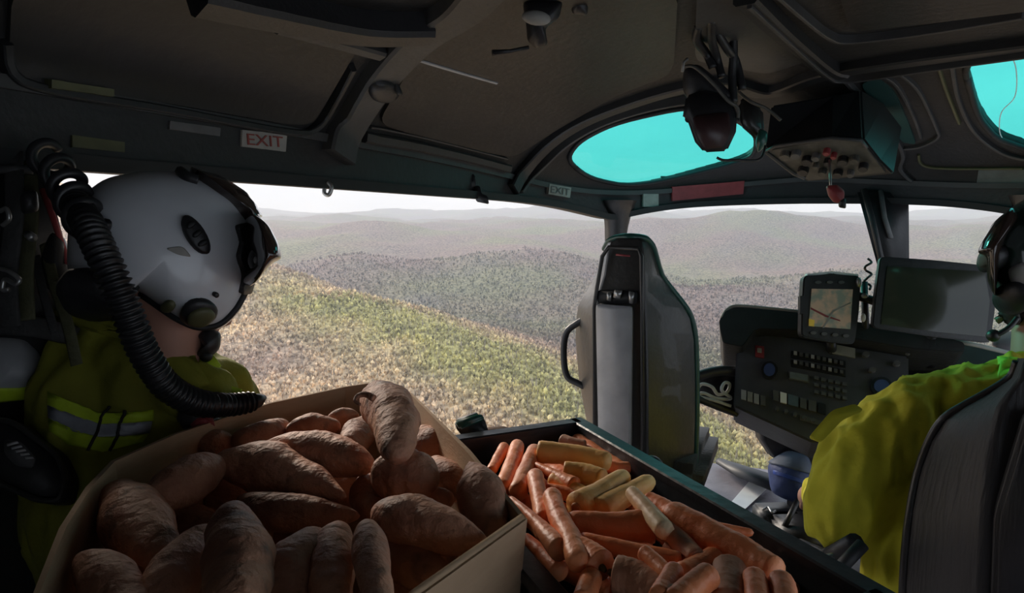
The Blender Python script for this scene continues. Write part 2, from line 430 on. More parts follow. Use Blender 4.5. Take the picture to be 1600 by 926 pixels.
def build_trees():
    vs, fs, cs_ = [], [], []; R = random.Random(3); n = 0
    while n < 70000:
        r = 170 * (1700 / 170) ** (R.random() ** .75); a = math.radians(R.uniform(-44, 47))
        x, y = r * math.sin(a - YAW), r * math.cos(a - YAW)
        h = R.uniform(2.4, 6.5) * (1 if r < 700 else 1.35); w = h * R.uniform(.18, .40); z = ground_h(x, y) - .6; o = len(vs)
        k0 = R.uniform(0, 6.28)
        vs.append(V((x, y, z + h)))
        for k in range(4): aa = k0 + k * math.pi / 2; vs.append(V((x + w * math.cos(aa) * R.uniform(.6, 1.2), y + w * math.sin(aa) * R.uniform(.6, 1.2), z + h * R.uniform(.45, .75))))
        vs.append(V((x, y, z)))
        for k in range(4): fs.append((o, o + 1 + k, o + 1 + (k + 1) % 4)); fs.append((o + 5, o + 1 + (k + 1) % 4, o + 1 + k))
        c = tint(x, y) * R.uniform(.6, 1.5); cs_ += [c] * 6; n += 1
    return vs, fs, cs_
tvf = build_trees(); tr = obj('bush_trees', tvf[:2], M_tree, smooth=False); paint(tr, tvf[2]); tag(tr, 'scattered scorched and regrowing trees covering the hillsides', 'trees', kind='stuff')
def build_trunks():
    vs, fs = [], []; R = random.Random(11)
    for n in range(24000):
        r = 170 * (1100 / 170) ** (R.random() ** .75); a = math.radians(R.uniform(-44, 47)); x, y = r * math.sin(a - YAW), r * math.cos(a - YAW)
        z = ground_h(x, y) - .5; h = R.uniform(4, 10); w = R.uniform(.16, .34); o = len(vs)
        for k in range(3): vs.append(V((x + w * math.cos(k * 2.1), y + w * math.sin(k * 2.1), z)))
        vs.append(V((x + R.uniform(-.8, .8), y + R.uniform(-.8, .8), z + h)))
        for k in range(3): fs.append((o + k, o + (k + 1) % 3, o + 3))
    return vs, fs
tk = obj('bare_trunks', build_trunks(), mat('scorched_trunks', (.55, .46, .38), .9, (.16, .13, .12), scale=.25), smooth=False); tag(tk, 'thin bare scorched tree trunks standing on the hillside', 'tree trunks', kind='stuff')
# haze over the hills
hz = bpy.data.materials.new('haze_air'); hz.use_nodes = True; hn = hz.node_tree.nodes; hn.clear()
ho = hn.new('ShaderNodeOutputMaterial'); hv = hn.new('ShaderNodeVolumeScatter'); hv.inputs['Color'].default_value = (.72, .86, 1, 1); hv.inputs['Density'].default_value = 1 / 7000
hz.node_tree.links.new(hv.outputs[0], ho.inputs['Volume'])
H0 = V((-math.sin(YAW), math.cos(YAW), 0))
def hp(s, d, z): q = H0 * d + RT * s; return V((q.x, q.y, z))
hb = prism([hp(-14000, 80, 700), hp(14000, 80, 700), hp(14000, 11800, 700), hp(-14000, 11800, 700)], [hp(-14000, 80, -600), hp(14000, 80, -600), hp(14000, 11800, -600), hp(-14000, 11800, -600)])
hobj = obj('haze', bevelled(hb, 0), hz, smooth=False); tag(hobj, 'pale smoky haze lying over the distant hills', 'haze', kind='stuff')

# ================================================================== the cabin shell
WX, Y0, LN = 1.08, 1.6, 1.6
ZE, ZH, HR = ZC + .205, ZC + .084, .27
def perimeter(n_side=40, n_front=150):
    out = []
    for i in range(n_side): y = lerp(-1.0, Y0, i / n_side); out.append((V((0, y, 0)), V((-WX, y, 0))))
    for i in range(n_front + 1):
        a = math.pi * (1 - i / n_front); c, s = math.cos(a), math.sin(a); e = 2 / 2.5
        out.append((V((0, Y0, 0)), V((WX * math.copysign(abs(c) ** e, c), Y0 + LN * abs(s) ** e, 0))))
    for i in range(n_side - 1, -1, -1): y = lerp(-1.0, Y0, i / n_side); out.append((V((0, y, 0)), V((WX, y, 0))))
    return out
PER = perimeter()
POST = V((.80, 2.86, 0))
def droop(e):
    d = (V((abs(e.x), e.y, 0)) - POST).length; return .075 * math.exp(-(d / .30) ** 1.3)
def edge_drop(e):
    d = (V((abs(e.x), e.y, 0)) - POST).length; return .075 * math.exp(-(d / .7) ** 2)
def roof_pt(c, e, r):
    p = c + (e - c) * r; ze = ZE - edge_drop(e); return V((p.x, p.y, ze + (ZE + HR - ze) * math.sqrt(max(0, 1 - r ** 2.5))))
NR = 70
roof_v = []; roof_f = []
for c, e in PER:
    for j in range(NR + 1):
        r = math.sin(math.pi / 2 * j / NR); roof_v.append(roof_pt(c, e, r))
for i in range(len(PER) - 1):
    for j in range(NR): a = i * (NR + 1) + j; roof_f.append((a, a + 1, a + NR + 2, a + NR + 1))
roof_f0 = list(roof_f)
roof_bvh0 = BVHTree.FromPolygons(roof_v, roof_f)
SKY_L = round_poly([(884, 248), (905, 218), (960, 190), (1065, 166), (1120, 168), (1182, 205), (1180, 240), (1150, 254), (1030, 284), (975, 290), (918, 277)], 4, .4)
SKY_R = round_poly([(1504, 92), (1600, 80), (1720, 74), (1800, 130), (1760, 235), (1640, 240), (1600, 230), (1556, 214), (1528, 180)], 4, .3)
def inside(poly, x, y):
    r = False; j = len(poly) - 1
    for i in range(len(poly)):
        xi, yi = poly[i]; xj, yj = poly[j]
        if (yi > y) != (yj > y) and x < (xj - xi) * (y - yi) / (yj - yi) + xi: r = not r
        j = i
    return r
def nearest_on(poly, x, y):
    best = None
    for i in range(len(poly)):
        a, b = poly[i], poly[(i + 1) % len(poly)]; dx, dy = b[0] - a[0], b[1] - a[1]; L = dx * dx + dy * dy or 1e-9
        t = max(0, min(1, ((x - a[0]) * dx + (y - a[1]) * dy) / L)); q = (a[0] + dx * t, a[1] + dy * t); d = (q[0] - x) ** 2 + (q[1] - y) ** 2
        if best is None or d < best[0]: best = (d, q)
    return best[1]
def cut(vs, fs, poly):
    ins = set()
    for i, v in enumerate(vs):
        if (v - CAM).dot(FW) > .5 and v.y > .9:
            x, y, d = pix(v)
            if inside(poly, x, y): ins.add(i)
    edge = set()
    for f in fs:
        k = [i for i in f if i in ins]
        if k and len(k) < len(f): edge.update(k)
    for i in edge:
        x, y, d = pix(vs[i]); q = nearest_on(poly, x, y); vs[i] = cast(roof_bvh0, *q)[0]
    return [f for f in fs if not all(i in ins for i in f)]
ROOF_FLIP = (roof_v[1] - roof_v[0]).cross(roof_v[NR + 1] - roof_v[0]).z < 0
roof_v2 = [v.copy() for v in roof_v]
roof_f = cut(roof_v2, roof_f, SKY_L); roof_f = cut(roof_v2, roof_f, SKY_R)
ceil = struct(solidify(obj('ceiling', (roof_v2, [f[::-1] for f in roof_f] if ROOF_FLIP else roof_f), M_liner), .03, 1))
# header band round the cabin, above the door and windshield
def band(idx, z0, z1, t0, t1):
    vs, fs = [], []
    for i in idx:
        e = PER[i][1]; a = PER[max(i - 1, 0)][1]; b = PER[min(i + 1, len(PER) - 1)][1]; tn = (b - a).normalized(); o = V((-tn.y, tn.x, 0))
        g0 = droop(e) if z0 < ZE - .03 else edge_drop(e); g1 = droop(e) if z1 < ZE - .03 else edge_drop(e)
        for (t, z) in ((t0, z0 - g0), (t0, z1 - g1), (t1, z1 - g1), (t1, z0 - g0)): p = e + o * t; vs.append(V((p.x, p.y, z)))
    n = len(idx)
    for i in range(n - 1):
        for k in range(4): fs.append((i * 4 + k, i * 4 + (k + 1) % 4, i * 4 + 4 + (k + 1) % 4, i * 4 + 4 + k))
    fs.append((0, 1, 2, 3)); fs.append(tuple(range((n - 1) * 4, n * 4)))
    return vs, fs
ALL = list(range(len(PER)))
hb_vf = band(ALL, ZH, ZE + .012, 0, .06)
header = struct(split_sharp(obj('trim_1', hb_vf, M_header)))
lip = struct(split_sharp(obj('trim_2', band(ALL, ZH - .004, ZH + .022, -.022, .01), M_rubber)))
ridge = struct(split_sharp(obj('trim_3', band(ALL, ZE - .012, ZE + .008, -.012, .01), M_beam)))
cabin = bvh_vf((roof_v, roof_f0), hb_vf)
# floor with rounded nose
def floor_poly(z):
    pts = [V((-1.12, -1.0, z)), V((-1.12, 1.3, z))]
    for i in range(31):
        a = math.pi * (1 - i / 30); c, s = math.cos(a), math.sin(a); pts.append(V((1.02 * math.copysign(abs(c) ** .7, c), 1.3 + 1.62 * abs(s) ** .7, z)))
    return pts + [V((1.12, 1.3, z)), V((1.12, -1.0, z))]
floor = struct(obj('floor', prism(floor_poly(0), floor_poly(-.05)), M_floor, smooth=False))
def wall(name, x0, x1, y0, y1, z0, z1): return struct(obj(name, box(((x0 + x1) / 2, (y0 + y1) / 2, (z0 + z1) / 2), x1 - x0, y1 - y0, z1 - z0), M_header, smooth=False))
wall('wall_left', -1.14, -1.09, -1.0, .60, .0, ZH)
wall('wall_left_sill', -1.14, -1.09, .60, .86, .0, .64)
wall('wall_right_sill', 1.09, 1.14, -1.0, 1.95, .0, .24)
wall('wall_right', 1.09, 1.14, .55, .66, .24, ZH)
def side_pane(name, x, y0, y1, z0): return struct(obj(name, box((x, (y0 + y1) / 2, (z0 + ZH) / 2), .006, y1 - y0, ZH - z0 - .004, 0, 0), W_clear, smooth=False))
side_pane('window_6', 1.115, -.98, .545, .242); side_pane('window_7', 1.115, .665, 1.94, .242)
rv = [V((-1.14, -1.02, -.02)), V((1.14, -1.02, -.02))]
for k in range(21):
    c = math.cos(math.pi * k / 20); rv.append(V((WX * c, -1.02, ZE + .03 + HR * math.sqrt(max(0, 1 - abs(c) ** 2.5)))))
struct(obj('wall_rear', prism(rv, [v + V((0, -.04, 0)) for v in rv]), mat('quilted_bulkhead', (.50, .50, .50), .8, scale=8), smooth=False))
# windshield panes
def glass_row(i, t):
    e = PER[i][1]; c = V((0, 1.3, 0)); f = V((0, 0, 0)); dx, dy = e.x - c.x, e.y - c.y
    ang = math.atan2(dy, dx); cc, ss = math.cos(ang), math.sin(ang)
    k = 1 / ((abs(cc) / 1.02) ** 2.86 + (abs(ss) / 1.62) ** 2.86) ** .35
    f = V((c.x + cc * k, c.y + ss * k, .0)); o = V((cc, ss, 0)) * .16 * math.sin(math.pi * t) ** .8
    p = V((e.x, e.y, ZH + .01)) .lerp(f, t ** 1.3); return V((p.x, p.y, lerp(ZH + .01, .0, t))) + o
def pane(name, idx):
    vs = [glass_row(i, t / 14) for i in idx for t in range(15)]; fs = []
    for a in range(len(idx) - 1):
        for b in range(14): k = a * 15 + b; fs.append((k, k + 1, k + 16, k + 15))
    return struct(obj(name, (vs, fs), W_clear))
def per_at(px, lo, hi):
    return min(range(lo, hi), key=lambda i: abs(pix(V((PER[i][1].x, PER[i][1].y, ZH)))[0] - px))
FR0, FR1 = 40, 190
iA = per_at(968, 60, 120); iC = per_at(1380, 90, 170); iB = FR1 - (iA - FR0)
pane('window_1', list(range(iA, iC + 1))); pane('window_2', list(range(iC, iB + 1)))
def skypane(name, poly):
    poly = resample(poly, 10); n = len(poly); cx = sum(p[0] for p in poly) / n; cy = sum(p[1] for p in poly) / n; vs, fs = [], []
    for r in range(6):
        for x, y in poly: p, N = cast(roof_bvh0, cx + (x - cx) * (1.03 - r / 6), cy + (y - cy) * (1.03 - r / 6)); vs.append(p - N * .012)
    for r in range(5):
        for k in range(n): fs.append((r * n + k, r * n + (k + 1) % n, (r + 1) * n + (k + 1) % n, (r + 1) * n + k))
    fs.append(tuple(range(5 * n, 6 * n))); return struct(obj(name, (vs, fs), W_teal))
w3 = skypane('window_3', SKY_L); w4 = skypane('window_4', SKY_R)
def seal(parent, poly, r, m=M_rubber, off=.004):
    a = [cast(roof_bvh0, *q) for q in resample(poly, 12)]; pts = [p + N * off for p, N in a]; pts.append(pts[0])
    return obj('rubber_seal', tube(pts, r, 8), m, parent)
seal(w3, SKY_L, .010); seal(w4, SKY_R, .010)
cr = catmull([(*q, 0) for q in [(1580, 85), (1588, 110), (1586, 150), (1565, 175), (1562, 205), (1570, 222)]], 5)
obj('crack', tube([cast(roof_bvh0, q.x, q.y)[0] for q in cr], .0016, 5), M_white, w4)
# door post, centre post
def post(name, i, w, d, tw, m=M_header):
    c = [glass_row(i, t / 20) for t in range(21)]; e0, e1 = PER[i - 1][1], PER[i + 1][1]; tn = (e1 - e0).normalized(); inn = V((tn.y, -tn.x, 0))
    vs, fs = [], []
    for k, p in enumerate(c):
        ww = w + tw * math.exp(-k / 1.6)
        for (x, y) in ((-ww / 2, -.01), (-ww / 2, d * .6), (-ww / 4, d), (ww / 4, d), (ww / 2, d * .6), (ww / 2, -.01)): vs.append(p + tn * x + inn * y)
    for k in range(20):
        for j in range(6): fs.append((k * 6 + j, k * 6 + (j + 1) % 6, k * 6 + 6 + (j + 1) % 6, k * 6 + 6 + j))
    fs.append(tuple(range(6))); fs.append(tuple(range(120, 126)))
    return struct(obj(name, (vs, fs), m))
post('door_post_1', iA, .075, .06, .09); post('door_post_2', iB, .075, .06, .09)
cp = struct(obj('trim_4', bevelled(prism([P(1338, 296, 2.72), P(1420, 296, 2.72), P(1421, 420, 2.6), P(1372, 420, 2.6)], [P(1345, 296, 2.86), P(1416, 296, 2.86), P(1417, 420, 2.78), P(1376, 420, 2.78)]), .012), M_dark))
obj('strip', tube([P(1376, 298, 2.70), P(1382, 340, 2.66), P(1392, 372, 2.63)], .013, 8, .6), M_greyl, cp)
obj('strip', tube([P(1350, 296, 2.70), P(1362, 340, 2.65), P(1378, 410, 2.58)], .012, 8), M_dark, cp)

# roof ribs and liner panels
def rib(name, pts, w, h, m, off=0): 
    pp, nn = surf_line(pts, cabin, off); return struct(split_sharp(obj(name, beam(pp, w, h, nn), m)))
rib('roof_rib_1', [(760, -40), (718, 5), (655, 46), (604, 98), (572, 142), (548, 180), (530, 212), (522, 246)], .095, .035, M_beam)
rib('roof_rib_2', [(798, 296), (815, 266), (850, 226), (900, 190), (970, 160), (1060, 132), (1130, 122), (1200, 138), (1290, 108), (1420, 86), (1600, 62), (1700, 50)], .055, .028, M_header)
rib('roof_rib_3', [(808, 300), (838, 262), (890, 214), (960, 178), (1060, 152), (1150, 150)], .012, .03, M_beam)
rib('roof_rib_4', [(1165, -20), (1225, 40), (1290, 96), (1318, 106)], .05, .035, M_header)
rib('roof_rib_5', [(1172, -20), (1236, 44), (1292, 98), (1325, 108), (1430, 92), (1600, 66), (1680, 54)], .010, .042, M_beam)
rib('roof_rib_6', [(1215, -20), (1262, 22), (1296, 48), (1330, 55), (1450, 40), (1600, 14)], .010, .022, M_beam)
rib('roof_rib_7', [(1322, 122), (1350, 152), (1395, 205), (1412, 238), (1408, 262), (1426, 284)], .014, .018, M_beam)
rib('roof_rib_8', [(1375, 112), (1402, 130), (1428, 178), (1440, 212)], .010, .014, M_beam)
rib('roof_rib_9', [(1408, 112), (1436, 138), (1464, 196), (1466, 212), (1440, 226), (1412, 230)], .010, .014, M_beam)
rib('roof_rib_10', [(1468, 104), (1480, 140), (1500, 190)], .008, .012, M_olive_pl)
rib('roof_rib_11', [(1488, 98), (1498, 150), (1522, 200), (1560, 232), (1600, 246), (1660, 252)], .012, .014, M_beam)
rib('roof_rib_12', [(1436, 240), (1442, 256), (1480, 262), (1600, 262)], .008, .010, M_olive_pl)
rib('roof_rib_13', [(430, 26), (510, 48), (592, 72)], .03, .03, M_beam)
rib('roof_rib_14', [(560, 212), (640, 226), (720, 244), (790, 262)], .03, .03, M_header)
rib('roof_rib_15', [(300, -30), (420, -2), (560, 26), (668, 28)], .06, .05, M_dark)
def liner(name, poly, h, m, step=18): return struct(split_sharp(obj(name, decal(poly, cabin, h, step=step, rings=9), m)))
lp = liner('roof_panel_1', round_poly([(14, -30), (6, 96), (40, 128), (250, 160), (478, 200), (520, 130), (560, 62), (440, 30), (250, -30)], 5, .25), .012, M_panel)
rib('roof_rib_16', [(2, 60), (10, 112), (60, 140), (250, 172), (440, 206), (486, 200), (520, 150), (548, 98)], .014, .022, M_header)
liner('roof_panel_2', round_poly([(586, 190), (640, 98), (720, 30), (760, -30), (1060, -30), (1052, 110), (960, 146), (860, 205), (800, 244), (700, 226)], 4, .2), .010, M_panel)
rib('roof_rib_17', [(655, 88), (720, 108), (775, 124)], .008, .014, M_grey)
rib('roof_rib_18', [(575, 196), (600, 200), (680, 218), (790, 246)], .006, .014, M_beam)
liner('roof_panel_3', round_poly([(1090, -30), (1150, -30), (1272, 88), (1200, 112), (1130, 100), (1085, 90)], 4, .2), .008, M_beam)
liner('roof_panel_4', round_poly([(1345, 130), (1368, 118), (1398, 140), (1420, 190), (1432, 224), (1410, 220), (1380, 180)], 4, .2), .006, mat('teal_reflection', (.02, .06, .055), .35, scale=9))  # teal reflection on the fairing, painted in as the panel colour
liner('roof_panel_5', round_poly([(1310, -30), (1330, 38), (1440, 26), (1640, 0), (1640, -30)], 4, .2), .018, M_panel)
# rivets along the middle rib
for k, (x, y) in enumerate([(592, 152), (584, 165), (577, 178)]):
    struct(obj('rivet', decal(ell(x, y, 3, 3, 8), cabin, .006, rings=2, step=4), M_metal, lp))
# dark door frame piece at the far left, with red piping
tb = bvh_vf(box((-1.09, .3, .6), .02, .52, 1.3))
pl = struct(obj('trim_5', slab([(-40, 228), (70, 262), (112, 420), (150, 560), (-40, 560)], P(40, 400, .965), V((.82, -.5, .1)), .03), M_header))
obj('red_piping', tube([P(66, 296, .955), P(84, 342, .95), P(106, 412, .945)], .0045, 8), M_red, pl)

# ================================================================== cardboard box of sweet potatoes
ZB = ZC - .29
CASE = .34
RIM = [(590, 600), (642, 616), (728, 704), (815, 800), (650, 926), (500, 1040), (240, 1120), (10, 1010), (62, 926), (104, 822), (143, 760), (180, 720), (275, 678), (421, 630), (540, 604)]
RP = [PZ(x, y, ZB) for x, y in RIM]
RP[0] += V((0, 0, .004)); RP[3] += V((0, 0, -.006))
bx = thing('cardboard_box', 'open brown cardboard carton heaped with sweet potatoes', 'box', (sum((p.x for p in RP)) / len(RP), sum((p.y for p in RP)) / len(RP), CASE))
cenB = V((bx.location.x, bx.location.y, 0))
def panel_strip(idx):
    vs, fs = [], []
    for i in idx:
        p = RP[i % len(RP)]; o = V((p.x, p.y, 0)) - cenB; o.normalize(); low = cenB + (V((p.x, p.y, 0)) - cenB) * .86
        for q, t in ((p, .0), (p, .006), (V((low.x, low.y, CASE + .004)), .006), (V((low.x, low.y, CASE + .004)), 0)): vs.append(q + o * t)
    for a in range(len(idx) - 1):
        for k in range(4): fs.append((a * 4 + k, a * 4 + (k + 1) % 4, a * 4 + 4 + (k + 1) % 4, a * 4 + 4 + k))
    fs.append((0, 1, 2, 3)); fs.append(tuple(range((len(idx) - 1) * 4, len(idx) * 4)))
    return vs, fs
for idx in ([0, 1, 2, 3], [3, 4, 5], [5, 6, 7], [7, 8, 9, 10, 11], [11, 12, 13, 14, 15]):
    split_sharp(obj('side_panel', panel_strip(idx), M_card, bx, smooth=False))
bot = [cenB + (V((p.x, p.y, 0)) - cenB) * .86 + V((0, 0, CASE + .012)) for p in RP]
obj('bottom_panel', prism(bot, [v - V((0, 0, .01)) for v in bot]), M_card, bx, smooth=False)
# corrugated edge along the rim of the near panel
obj('rim_edge', tube([RP[3] + V((0, 0, .001)), RP[4] + V((0, 0, .001)), RP[5] + V((0, 0, .001))], .0035, 6), M_card, bx)

def potato(pts, w, lift, rough=1.0, taper=(.3, .55), label=None, seed=0, group=None, fold=0, prof=2.4):
    """pts: pixel spine; w: width in pixels; lift: height above the heap plane"""
    R = random.Random(seed); zp = ZB - .062 + lift
    if len(pts) == 2:
        a, b = pts; bend = R.uniform(-.07, .07); mx, my = (a[0] + b[0]) / 2 - (b[1] - a[1]) * bend, (a[1] + b[1]) / 2 + (b[0] - a[0]) * bend; pts = [a, (mx, my), b]
    if len(pts[0]) == 2: sp = [PZ(x, y, zp) for x, y in pts]
    else: sp = [PZ(x, y, zp + z) for x, y, z in pts]
    d = sum((p - CAM).dot(FW) for p in sp) / len(sp); rad = w / F * d / 2
    line = catmull(sp, 12); N = len(line); rs = []
    for i in range(N):
        t = i / (N - 1); u = 2 * t - 1; e = max(0, 1 - abs(u) ** prof) ** .5
        m = (1 - (1 - taper[0]) * max(0, -u) ** 1.2) * (1 - (1 - taper[1]) * max(0, u) ** 1.2)
        rs.append(max(.0015, rad * e * m))
    vs, fs = tube(line, rs, 22)
    off = V((seed * 1.7, seed * .9, seed * .3)); fr = frames(line)
    for i in range(N):
        for k in range(22):
            v = vs[i * 22 + k]; rr = v - line[i]
            if rr.length < 1e-6: continue
            s = .17 * noise.noise(v * 20 + off) + .08 * noise.noise(v * 50 + off) + .03 * noise.noise(v * 120 + off)
            if fold: s -= fold * max(0, math.sin(i * .95 + 2 * noise.noise(v * 30 + off))) ** 6 * (.5 + .5 * math.cos(k / 22 * 6.28 * 2 + seed))
            vs[i * 22 + k] = line[i] + rr * (1 + s * rough)
    o = obj('sweet_potato', (vs, fs), M_pot, base=True)
    return tag(o, label, 'sweet potato', group or 'sweet potatoes in the carton')
SP = [
 ([(568, 628, .02), (590, 624, .03), (616, 650, .04), (620, 716, .03)], 76, .06, (.3, .9), 'stout bent sweet potato with a curled root, highest at the back of the carton', .05),
 ([(360, 690), (448, 664)], 50, .035, (.75, .8), 'rounded pale-tipped sweet potato by the back rim below the hose end', 0),
 ([(446, 672), (532, 668)], 44, .04, (.6, .85), 'plump reddish sweet potato lying level against the back rim', 0),
 ([(512, 660), (562, 652)], 38, .035, (.8, .8), 'small reddish sweet potato peeping out behind the bent one', 0),
 ([(540, 705), (578, 650)], 50, .03, (.9, .35), 'cone shaped sweet potato leaning against the left of the bent one', 0),
 ([(645, 680), (700, 705)], 58, .02, (.8, .8), 'shaded sweet potato tucked between the bent one and the right panel', 0),
 ([(405, 697), (490, 705), (582, 728)], 66, .05, (.35, .85), 'long sweet potato with a thin left end across the middle of the heap', 0),
 ([(335, 722), (430, 735), (540, 776)], 84, .035, (.7, .3), 'long swollen sweet potato tapering right in the middle of the heap', 0),
 ([(305, 700), (366, 692)], 46, .03, (.7, .8), 'small sweet potato with a lit round end by the left rim', 0),
 ([(232, 785), (342, 722)], 74, .04, (.75, .85), 'smooth egg shaped sweet potato pointing up to the right near the left rim', 0),
 ([(178, 768), (218, 822), (262, 890)], 100, .03, (.85, .55), 'big smooth dark sweet potato against the left panel', 0),
 ([(372, 778), (450, 800), (562, 806)], 62, .02, (.45, .5), 'slender sweet potato lying crosswise below the swollen one', 0),
 ([(580, 742), (682, 752)], 84, .05, (.85, .85), 'round sweet potato with a deep crease in front of the bent one', .12),
 ([(582, 798), (650, 815), (760, 850)], 88, .05, (.5, .55), 'big knobbly sweet potato with dirty patches near the carton corner', .04),
 ([(362, 796), (372, 870), (372, 980)], 102, .07, (.85, .8), 'large upright sweet potato marked with a ladder of dark creases', .14),
 ([(340, 830), (290, 880), (240, 960)], 92, .035, (.6, .8), 'thick sweet potato leaning left of the creased one', 0),
 ([(572, 818), (580, 870), (600, 970)], 56, .075, (.95, .95), 'blunt finger shaped sweet potato standing upright in the front', 0),
 ([(505, 838), (465, 890), (440, 975)], 106, .04, (.7, .8), 'broad sweet potato right of the creased one at the bottom edge', .03),
 ([(530, 822), (520, 880), (518, 970)], 76, .05, (.8, .8), 'dark brown sweet potato left of the finger shaped one', 0),
 ([(596, 838), (700, 905)], 76, .02, (.6, .6), 'half hidden sweet potato below the knobbly one', 0),
 ([(734, 722, .03), (752, 775, .02), (772, 850, 0)], 78, .03, (.15, .8), 'pointed sweet potato standing against the right panel', 0),
 ([(676, 720), (726, 770)], 54, .015, (.8, .8), 'dark sweet potato behind the round creased one', 0),
 ([(676, 768), (706, 784)], 32, .03, (.8, .8), 'smallest sweet potato nub right of the round creased one', 0),
 ([(572, 748), (585, 808)], 60, .01, (.8, .6), 'shaded sweet potato in the gap left of the round creased one', 0),
 ([(122, 868), (168, 908), (230, 985)], 84, .035, (.3, .8), 'pointed purplish sweet potato in the bottom left corner of the carton', 0),
 ([(215, 730), (318, 700)], 52, .005, (.6, .7), 'dark sweet potato wedged under the left rim', 0),
]
for k, (pts, w, lift, tp, lab, fold) in enumerate(SP): potato(pts, w, lift, 1.0, tp, lab, k + 1, fold=fold)
for k, (a, b, w) in enumerate([((260, 800), (340, 870), 90), ((430, 840), (520, 850), 90), ((610, 900), (720, 880), 90), ((180, 850), (250, 930), 90), ((310, 760), (400, 780), 80), ((580, 790), (660, 800), 80), ((660, 930), (560, 960), 90), ((420, 900), (400, 990), 90), ((470, 740), (560, 780), 80), ((640, 720), (700, 740), 60), ((700, 840), (770, 830), 70), ((400, 690), (480, 700), 60), ((290, 930), (200, 1000), 90), ((690, 780), (740, 800), 70)]):
    potato([a, b], w, -.045, 1, (.7, .7), 'deeply shaded sweet potato lying under the top layer', 40 + k, 'buried sweet potatoes in the carton')
# curled root on the bent one
rt = catmull([PZ(584, 622, ZB + .085), PZ(572, 616, ZB + .088), PZ(560, 618, ZB + .086), PZ(555, 626, ZB + .082), PZ(563, 632, ZB + .08)], 6)
bent = [o for o in COL.objects if o.get('label', '').startswith('stout bent')][0]
obj('root_tail', tube(rt, [.0045 - .003 * i / len(rt) for i in range(len(rt))], 8), M_pot, bent)

# ================================================================== crate of carrots
ZR = ZC - .36
B_ = PZ(904, 664, ZR); C_ = PZ(1312, 902, ZR); ax = (C_ - B_); LEN = ax.length; ax.normalize()
lf = ax.cross(V((0, 0, 1)))
if pix(B_ + lf * .1)[0] > pix(B_)[0]: lf = -lf
WID = .285
cr0 = B_ + ax * LEN / 2 + lf * WID / 2
ct = thing('carrot_crate', 'dark plastic crate heaped with carrots beside the carton', 'crate', (cr0.x, cr0.y, CASE))
def crate_pt(u, v, z): q = B_ + ax * u + lf * v; return V((q.x, q.y, z))
CB = .06
L1 = LEN + .05
def cwall(u0, v0, u1, v1, inward, name='side_wall'):
    k = .012; iu, iv = inward
    top = [crate_pt(u0, v0, ZR), crate_pt(u1, v1, ZR), crate_pt(u1 + iu * k, v1 + iv * k, ZR), crate_pt(u0 + iu * k, v0 + iv * k, ZR)]
    s = .02
    low = [crate_pt(u0 + iu * s, v0 + iv * s, CASE + .002), crate_pt(u1 + iu * s, v1 + iv * s, CASE + .002), crate_pt(u1 + iu * (s + k), v1 + iv * (s + k), CASE + .002), crate_pt(u0 + iu * (s + k), v0 + iv * (s + k), CASE + .002)]
    return split_sharp(obj(name, bevelled(prism(top, low), .002), M_crate, ct, smooth=False))
cwall(0, 0, L1, 0, (0, 1)); cwall(0, WID, L1, WID, (0, -1)); cwall(0, 0, 0, WID, (1, 0)); cwall(L1, 0, L1, WID, (-1, 0))
obj('crate_floor', bevelled(prism([crate_pt(.02, .02, CASE + .02), crate_pt(L1 - .02, .02, CASE + .02), crate_pt(L1 - .02, WID - .02, CASE + .02), crate_pt(.02, WID - .02, CASE + .02)], [crate_pt(.02, .02, CASE + .006), crate_pt(L1 - .02, .02, CASE + .006), crate_pt(L1 - .02, WID - .02, CASE + .006), crate_pt(.02, WID - .02, CASE + .006)]), .002), M_crate, ct, smooth=False)
def rimbar(u0, v0, u1, v1): 
    a, b = crate_pt(u0, v0, ZR - .002), crate_pt(u1, v1, ZR - .002)
    return split_sharp(obj('rim', beam([a, b], .026, .012, V((0, 0, 1))), M_crate, ct, smooth=False))
rimbar(-.012, 0, L1 + .012, 0); rimbar(-.012, WID, L1 + .012, WID); rimbar(0, 0, 0, WID); rimbar(L1, 0, L1, WID)
obj('hinge_lug', puff(ell(1022, 722, 16, 10, 14, 28), (crate_pt(.15, 0, ZR) - CAM).dot(FW), .014), M_crate, ct)

